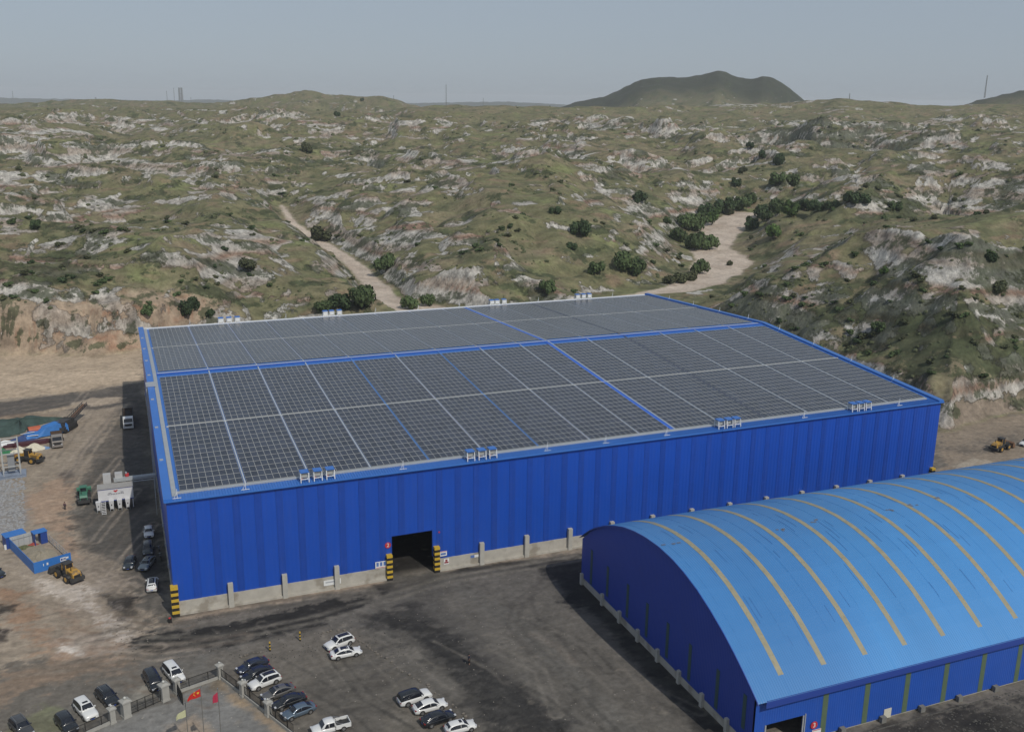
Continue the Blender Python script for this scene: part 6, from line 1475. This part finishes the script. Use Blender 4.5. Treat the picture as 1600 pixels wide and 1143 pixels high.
def crown_mesh(seed, mname, n=900, blobs=9, squash=.75, low=.25, leaf=.085):
    r_ = np.random.RandomState(seed); B = []
    for k in range(blobs):
        a = r_.rand()*6.28; q = .55*math.sqrt(r_.rand()); B.append((q*math.cos(a), q*math.sin(a), low+(.9-low)*r_.rand()*(1-q*.5), .26+.22*r_.rand()))
    v = []; f = []; per = n//blobs
    for (bx, by, bz, br) in B:
        dirs = r_.normal(size=(per, 3)); dirs /= np.linalg.norm(dirs, axis=1)[:, None]; rad = br*(.55+.5*r_.rand(per)**.5)
        c = np.array((bx, by, bz))+dirs*rad[:, None]*np.array((1, 1, squash))
        for i in range(per):
            nrm = dirs[i]+r_.normal(size=3)*.5; nrm /= np.linalg.norm(nrm); u = np.cross(nrm, (0.3, .2, 1)); u /= np.linalg.norm(u)+1e-9; w = np.cross(nrm, u); s_ = leaf*(.6+.9*r_.rand())
            o = len(v); v += [tuple(c[i]-u*s_-w*s_*.5), tuple(c[i]+u*s_-w*s_*.6), tuple(c[i]+w*s_+u*s_*.2), tuple(c[i]-u*s_*.7+w*s_*.8)]; f.append((o, o+1, o+2, o+3))
        # inner mass so the crown is not see-through
        nn = 6; o = len(v)
        for i in range(4):
            th = PI*(i+.5)/4
            for j in range(nn): v.append((bx+br*.62*math.sin(th)*math.cos(6.283*j/nn), by+br*.62*math.sin(th)*math.sin(6.283*j/nn), bz+br*.62*squash*math.cos(th)))
        for i in range(3):
            for j in range(nn): f.append((o+i*nn+j, o+(i+1)*nn+j, o+(i+1)*nn+(j+1) % nn, o+i*nn+(j+1) % nn))
    me = bpy.data.meshes.new('crown'); me.from_pydata(v, [], f); me.materials.append(LM[mname]); me.update(); return me
def trunk_mesh(seed):
    r_ = random.Random(seed); mb = MB(); mb.tube((0, 0, -.1), (0, 0, .35), .05, 6, r2=.035)
    for k in range(4):
        a = k*1.6+r_.random(); mb.tube((0, 0, .2+.04*k), (.35*math.cos(a), .35*math.sin(a), .6+.1*r_.random()), .028, 5, r2=.012)
    return mb.mesh('trunk', M_bark)
CR = {k: [crown_mesh(i*7+j, k) for j in range(3)] for i, k in enumerate(('dark', 'mid', 'light', 'olive'))}
TRK = [trunk_mesh(i) for i in range(3)]
SHR = {k: [crown_mesh(100+i*7+j, k, 260, 5, .7, .15, .13) for j in range(3)] for i, k in enumerate(('dark', 'mid', 'light', 'olive'))}
trng = random.Random(9)
TREES = [ # pixel of the foot, crown height in pixels, tone, label
 (232, 507, 16, 'mid', 'round green tree just beyond the far left corner of the hall'), (298, 503, 26, 'dark', 'biggest dark green tree behind the far left eave'), (330, 503, 13, 'dark', 'low dark tree touching the right of the biggest one'),
 (505, 490, 20, 'mid', 'light bushy tree left of the second far fan group'), (533, 483, 28, 'dark', 'dark round tree above the second far fan group'), (567, 484, 38, 'mid', 'tall slender tree at the left bank of the stream mouth'),
 (640, 484, 24, 'mid', 'spreading green tree at the right of the stream mouth'), (668, 478, 20, 'mid', 'low tree right of the stream mouth, above the hall roof'), (603, 424, 30, 'mid', 'lone tree on the slope right of the dry stream'), (501, 376, 26, 'olive', 'big round olive bush in the bend of the dry stream'),
 (388, 424, 22, 'olive', 'dark olive bush on the green slope above the far left fans'), (855, 462, 22, 'mid', 'small fresh green tree left of the far right fans'),
 (906, 369, 26, 'dark', 'dark green broad tree alone on the middle meadow'), (894, 389, 12, 'dark', 'small dark bush below the broad tree of the meadow'), (998, 318, 20, 'dark', 'dark round tree on the open slope above the meadow'), (867, 335, 14, 'dark', 'dark bush high on the slope by white outcrops'),
 (932, 430, 22, 'mid', 'green tree left of the pair on the meadow'), (972, 424, 30, 'mid', 'taller green tree of the pair on the meadow'), (996, 432, 28, 'mid', 'round tree at the right of the meadow pair'), (1042, 352, 12, 'mid', 'small round tree standing alone left of the grove'),
 (1046, 444, 16, 'olive', 'left end bush of the hedge by the dry river'), (1064, 442, 18, 'olive', 'middle bush of the hedge by the dry river'), (1078, 438, 18, 'olive', 'right end bush of the hedge by the dry river'), (1094, 428, 24, 'mid', 'leaning tree on the left bank of the sandy river'),
 (1060, 378, 24, 'mid', 'tree on the left bank beside the sandy river bend'), (1085, 390, 30, 'mid', 'left tree of two on the little island in the sand'), (1109, 390, 24, 'mid', 'right tree of two on the little island in the sand'),
 (1072, 360, 26, 'mid', 'leafy tree at the left of the grove'), (1090, 361, 28, 'mid', 'middle tree of the grove above the sand'), (1112, 352, 20, 'light', 'light green tree at the right of the grove'), (1102, 338, 22, 'dark', 'dark tree at the back of the grove'), (1131, 334, 26, 'dark', 'dark upright tree right of the grove'),
 (1119, 340, 16, 'light', 'pale willow between the two dark trees'), (1158, 330, 22, 'mid', 'light tree beyond the river bend'), (1170, 320, 20, 'mid', 'second light tree beyond the river bend'), (1140, 336, 12, 'olive', 'greyish low bush at the river bend'),
 (1175, 358, 22, 'dark', 'dark tree at the left end of the right bank trees'), (1190, 340, 22, 'dark', 'dark tree on the right bank, second in line'), (1198, 345, 14, 'mid', 'small tree below the right bank line'), (1214, 334, 24, 'mid', 'mid green tree on the right bank line'), (1235, 338, 24, 'light', 'light green tree among the dark ones on the right bank'),
 (1256, 330, 20, 'dark', 'dark rounded tree right of the light one'), (1276, 330, 18, 'dark', 'dark tree, middle of the long hedge'), (1300, 326, 16, 'dark', 'dark tree, right part of the long hedge'), (1207, 375, 22, 'light', 'bright round tree alone on the terraced field'),
 (1330, 325, 20, 'dark', 'dark tree clump at the foot of the right hills'), (1350, 318, 16, 'dark', 'dark tree at the upper end of the right clump'), (1398, 330, 14, 'mid', 'green bushes in the hollow of the white slope'), (1218, 258, 18, 'dark', 'dark tree by the far white sand patch'), (1190, 248, 12, 'dark', 'distant dark tree above the far sand patch'),
 (1215, 290, 20, 'mid', 'green tree at the left of the far sand strip'), (1238, 291, 18, 'mid', 'green tree in the middle of the far sand strip'), (1160, 272, 12, 'olive', 'distant grey green tree left of the far sand'), (1150, 291, 14, 'dark', 'dark distant tree below the grey green one'), (1172, 232, 10, 'dark', 'tiny far dark tree near the top of the valley'),
 (1140, 415, 8, 'olive', 'low shrub on the right bank of the sand'), (57, 362, 16, 'dark', 'dark tree at the head of the tan gully on the left'), (527, 183, 8, 'dark', 'tiny lone tree on the far green ridge'), (566, 160, 5, 'dark', 'little tree clump on the far left skyline'), (480, 240, 16, 'olive', 'dark scrub clump in the far ravine'),
 (1372, 520, 18, 'mid', 'bright shrub on the right-hand white spur'), (1380, 433, 12, 'light', 'bright green shrub high on the right hillside'), (1548, 410, 14, 'dark', 'dark shrub beside the white cliff on the right'), (1560, 465, 18, 'olive', 'olive shrub between pale cliffs on the right'),
]
for (px, py, hp_, tone_, lab) in TREES:
    hh = hit(px, py)
    if hh is None: continue
    x, y, z, d = hh; hm_ = hp_*d/F_PX*1.0; hm_ = max(1.3, hm_)
    e = empty('tree', (x, y, z-.1), trng.random()*6, lab, 'tree', 'trees and big bushes of the valley'); e.scale = (hm_*.72, hm_*.72, hm_)
    if 'hedge' in lab or 'bush' in lab: e.scale = (hm_*.85, hm_*.85, hm_*.9)
    link('trunk', trng.choice(TRK), e); link('crown', trng.choice(CR[tone_]), e)
# ---- shrubs, one object each for the larger ones, the rest joined
rs = np.random.RandomState(4)
NR_, NC_ = TP.shape[:2]
dist_ = np.hypot(TP[..., 0]-CX, TP[..., 1]-CY)
dens = ss(.05, .35, fbm(TP[..., 0]/30, TP[..., 1]/30, 3, 161)+.1)*(.35+ss(.03, .12, TSL))*(1-ss(.25, .4, TSL))*(THM > .9)*(dist_ < 1500)
dens = dens*(1-.75*ss(600, 300, dist_)*0)+1.1*spot_field([(a, b, r*1.3) for a, b, r in BRUSHY], TP[..., 0], TP[..., 1])*(THM > .9)*(TSL < .4)
riv = np.ones(dens.shape)
for (pts, w, zs) in (R1, R2, R3):
    dd, ww = line_dist(TP[..., 0], TP[..., 1], pts, w); riv *= (dd > ww*1.3+1.5)
wgt = dens*riv*np.sqrt(dist_); wgt = wgt.reshape(-1); wgt /= wgt.sum()
idx = rs.choice(len(wgt), 4200, replace=False, p=wgt); PT = TP.reshape(-1, 3)[idx]; DS = dist_.reshape(-1)[idx]
size = (.7+1.6*rs.rand(len(idx))**2.2)*np.interp(DS, [250, 600, 1500], [.85, 1.15, 1.7])
vis = np.array([abs(proj(p)[0]-800) < 820 for p in PT]); appar = size/DS*vis
order = np.argsort(-appar)
for k in order[:240]:
    tone_ = ('dark', 'mid', 'olive', 'olive', 'mid')[rs.randint(5)]
    o = link('shrub', SHR[tone_][rs.randint(3)], None, (PT[k][0], PT[k][1], PT[k][2]-.15), rs.rand()*6); s_ = size[k]; o.scale = (s_*1.1, s_*1.1, s_*.85)
    tag(o, 'low shrub dotted on the gullied hill slopes', 'shrub', 'shrubs dotted over the hills')
rv = []; rf = []
base = [(math.cos(a)*q, math.sin(a)*q, z) for z, q, n in ((0, .9, 6), (.5, .8, 6)) for a in np.linspace(0, 2*PI, n, endpoint=False)]+[(0, 0, .9)]
bf = [(i, (i+1) % 6, 6+(i+1) % 6, 6+i) for i in range(6)]+[(6+i, 6+(i+1) % 6, 12) for i in range(6)]
for k in order[240:]:
    s_ = size[k]*.8; o = len(rv); jit = rs.rand(13, 3)*.5+.75
    for (q, j) in zip(base, jit): rv.append((PT[k][0]+q[0]*s_*j[0], PT[k][1]+q[1]*s_*j[1], PT[k][2]-.15+q[2]*s_*j[2]))
    rf += [tuple(i+o for i in f) for f in bf]
me = bpy.data.meshes.new('scrub'); me.from_pydata(rv, [], rf); me.materials.append(LM['olive']); me.update()
tag(link('scrub', me), 'countless small scrub bushes speckling the farther slopes', kind='stuff')
# dense fine brush on the near right hillside: leaf faces by the thousand
# ------------------------------------------------------------------ masts, chimney and towers on the skyline
def skytop(px, D_, py):
    d = ray(px, py); t = D_/np.linalg.norm(d[:2]); return CAM+d*t
M_mast = mat('mast_grey', (.22, .23, .24), .7)
def mast(px, py_top, py_base, D_, wpx, label, cat='mast', nm='radio_mast', solid=False):
    T_ = skytop(px, D_, py_top); B_ = skytop(px, D_, py_base+6); w = wpx*D_/F_PX
    e = empty(nm, (T_[0], T_[1], B_[2]), 0, label, cat, 'masts and stacks on the skyline'); h = T_[2]-B_[2]
    if solid:
        for s_, dx in (('stack', -w*.28), ('stack', w*.28)): MB().tube((dx, 0, 0), (dx, 0, h), w*.26, 12, r2=w*.22).build('stack', M_mast, e)
        for k in range(4): MB().box(-w*.5, w*.5, -w*.26, w*.26, h*(k+1)/4.2, h*(k+1)/4.2+1.0).build('platform', M_mast, e)
    else:
        r = w/2
        for a in range(3): MB().tube((r*math.cos(a*2.094), r*math.sin(a*2.094), 0), (r*.5*math.cos(a*2.094), r*.5*math.sin(a*2.094), h), w*.13, 4).build('leg', M_mast, e)
        mb = MB(); n = 10
        for k in range(n):
            for a in range(3):
                q0 = r*(1-.5*k/n); q1 = r*(1-.5*(k+1)/n); a2 = (a+1) % 3
                mb.tube((q0*math.cos(a*2.094), q0*math.sin(a*2.094), h*k/n), (q1*math.cos(a2*2.094), q1*math.sin(a2*2.094), h*(k+1)/n), w*.09, 4)
        mb.build('lattice', M_mast, e)
mast(281.5, 137, 163, 5200, 6.0, 'tall grey twin chimney stack on the left skyline', 'chimney', 'chimney_stack', True)
mast(271, 137, 163, 5200, 1.3, 'thin mast just left of the twin stack'); mast(260, 142, 163, 5200, 1.3, 'thin mast second to the left of the twin stack'); mast(298, 152, 163, 5200, 1.0, 'short mast right of the twin stack')
mast(149, 152, 164, 5600, 3.2, 'small faint tower on the left skyline', 'tower', 'lattice_tower'); mast(19, 142, 163, 5600, 1.2, 'faint thin mast near the left edge of the skyline')
mast(697, 132, 164, 2600, 1.3, 'tall thin mast in the middle of the skyline'); mast(755, 153, 163, 4200, 1.0, 'short faint mast right of the tall middle one'); mast(615, 149, 160, 4200, 1.0, 'faint short mast on the left ridge')
mast(1543, 118, 147, 2300, 1.8, 'dark thin mast on the right-hand hill'); mast(1328, 146, 153, 1900, 1.4, 'tiny mast on the green ridge right of the dark mountain')
# ------------------------------------------------------------------ the hazy air
hb = MB(); hb.box(-20000, 20000, -20000, 20000, -60, 215); ho = hb.build('haze', bpy.data.materials.new('haze_air')); hm_ = ho.data.materials[0]; hm_.use_nodes = True
t = hm_.node_tree; t.nodes.clear(); out_ = t.nodes.new('ShaderNodeOutputMaterial'); pv = t.nodes.new('ShaderNodeVolumePrincipled')
pv.inputs['Color'].default_value = (.93, .96, 1.0, 1); pv.inputs['Density'].default_value = .00007; pv.inputs['Anisotropy'].default_value = 0.0
t.links.new(pv.outputs[0], out_.inputs['Volume']); tag(ho, 'thin pale summer haze over the hills', kind='stuff'); hm_.cycles.homogeneous_volume = True
SC.cycles.volume_bounces = 2
print('objects', len(bpy.data.objects))
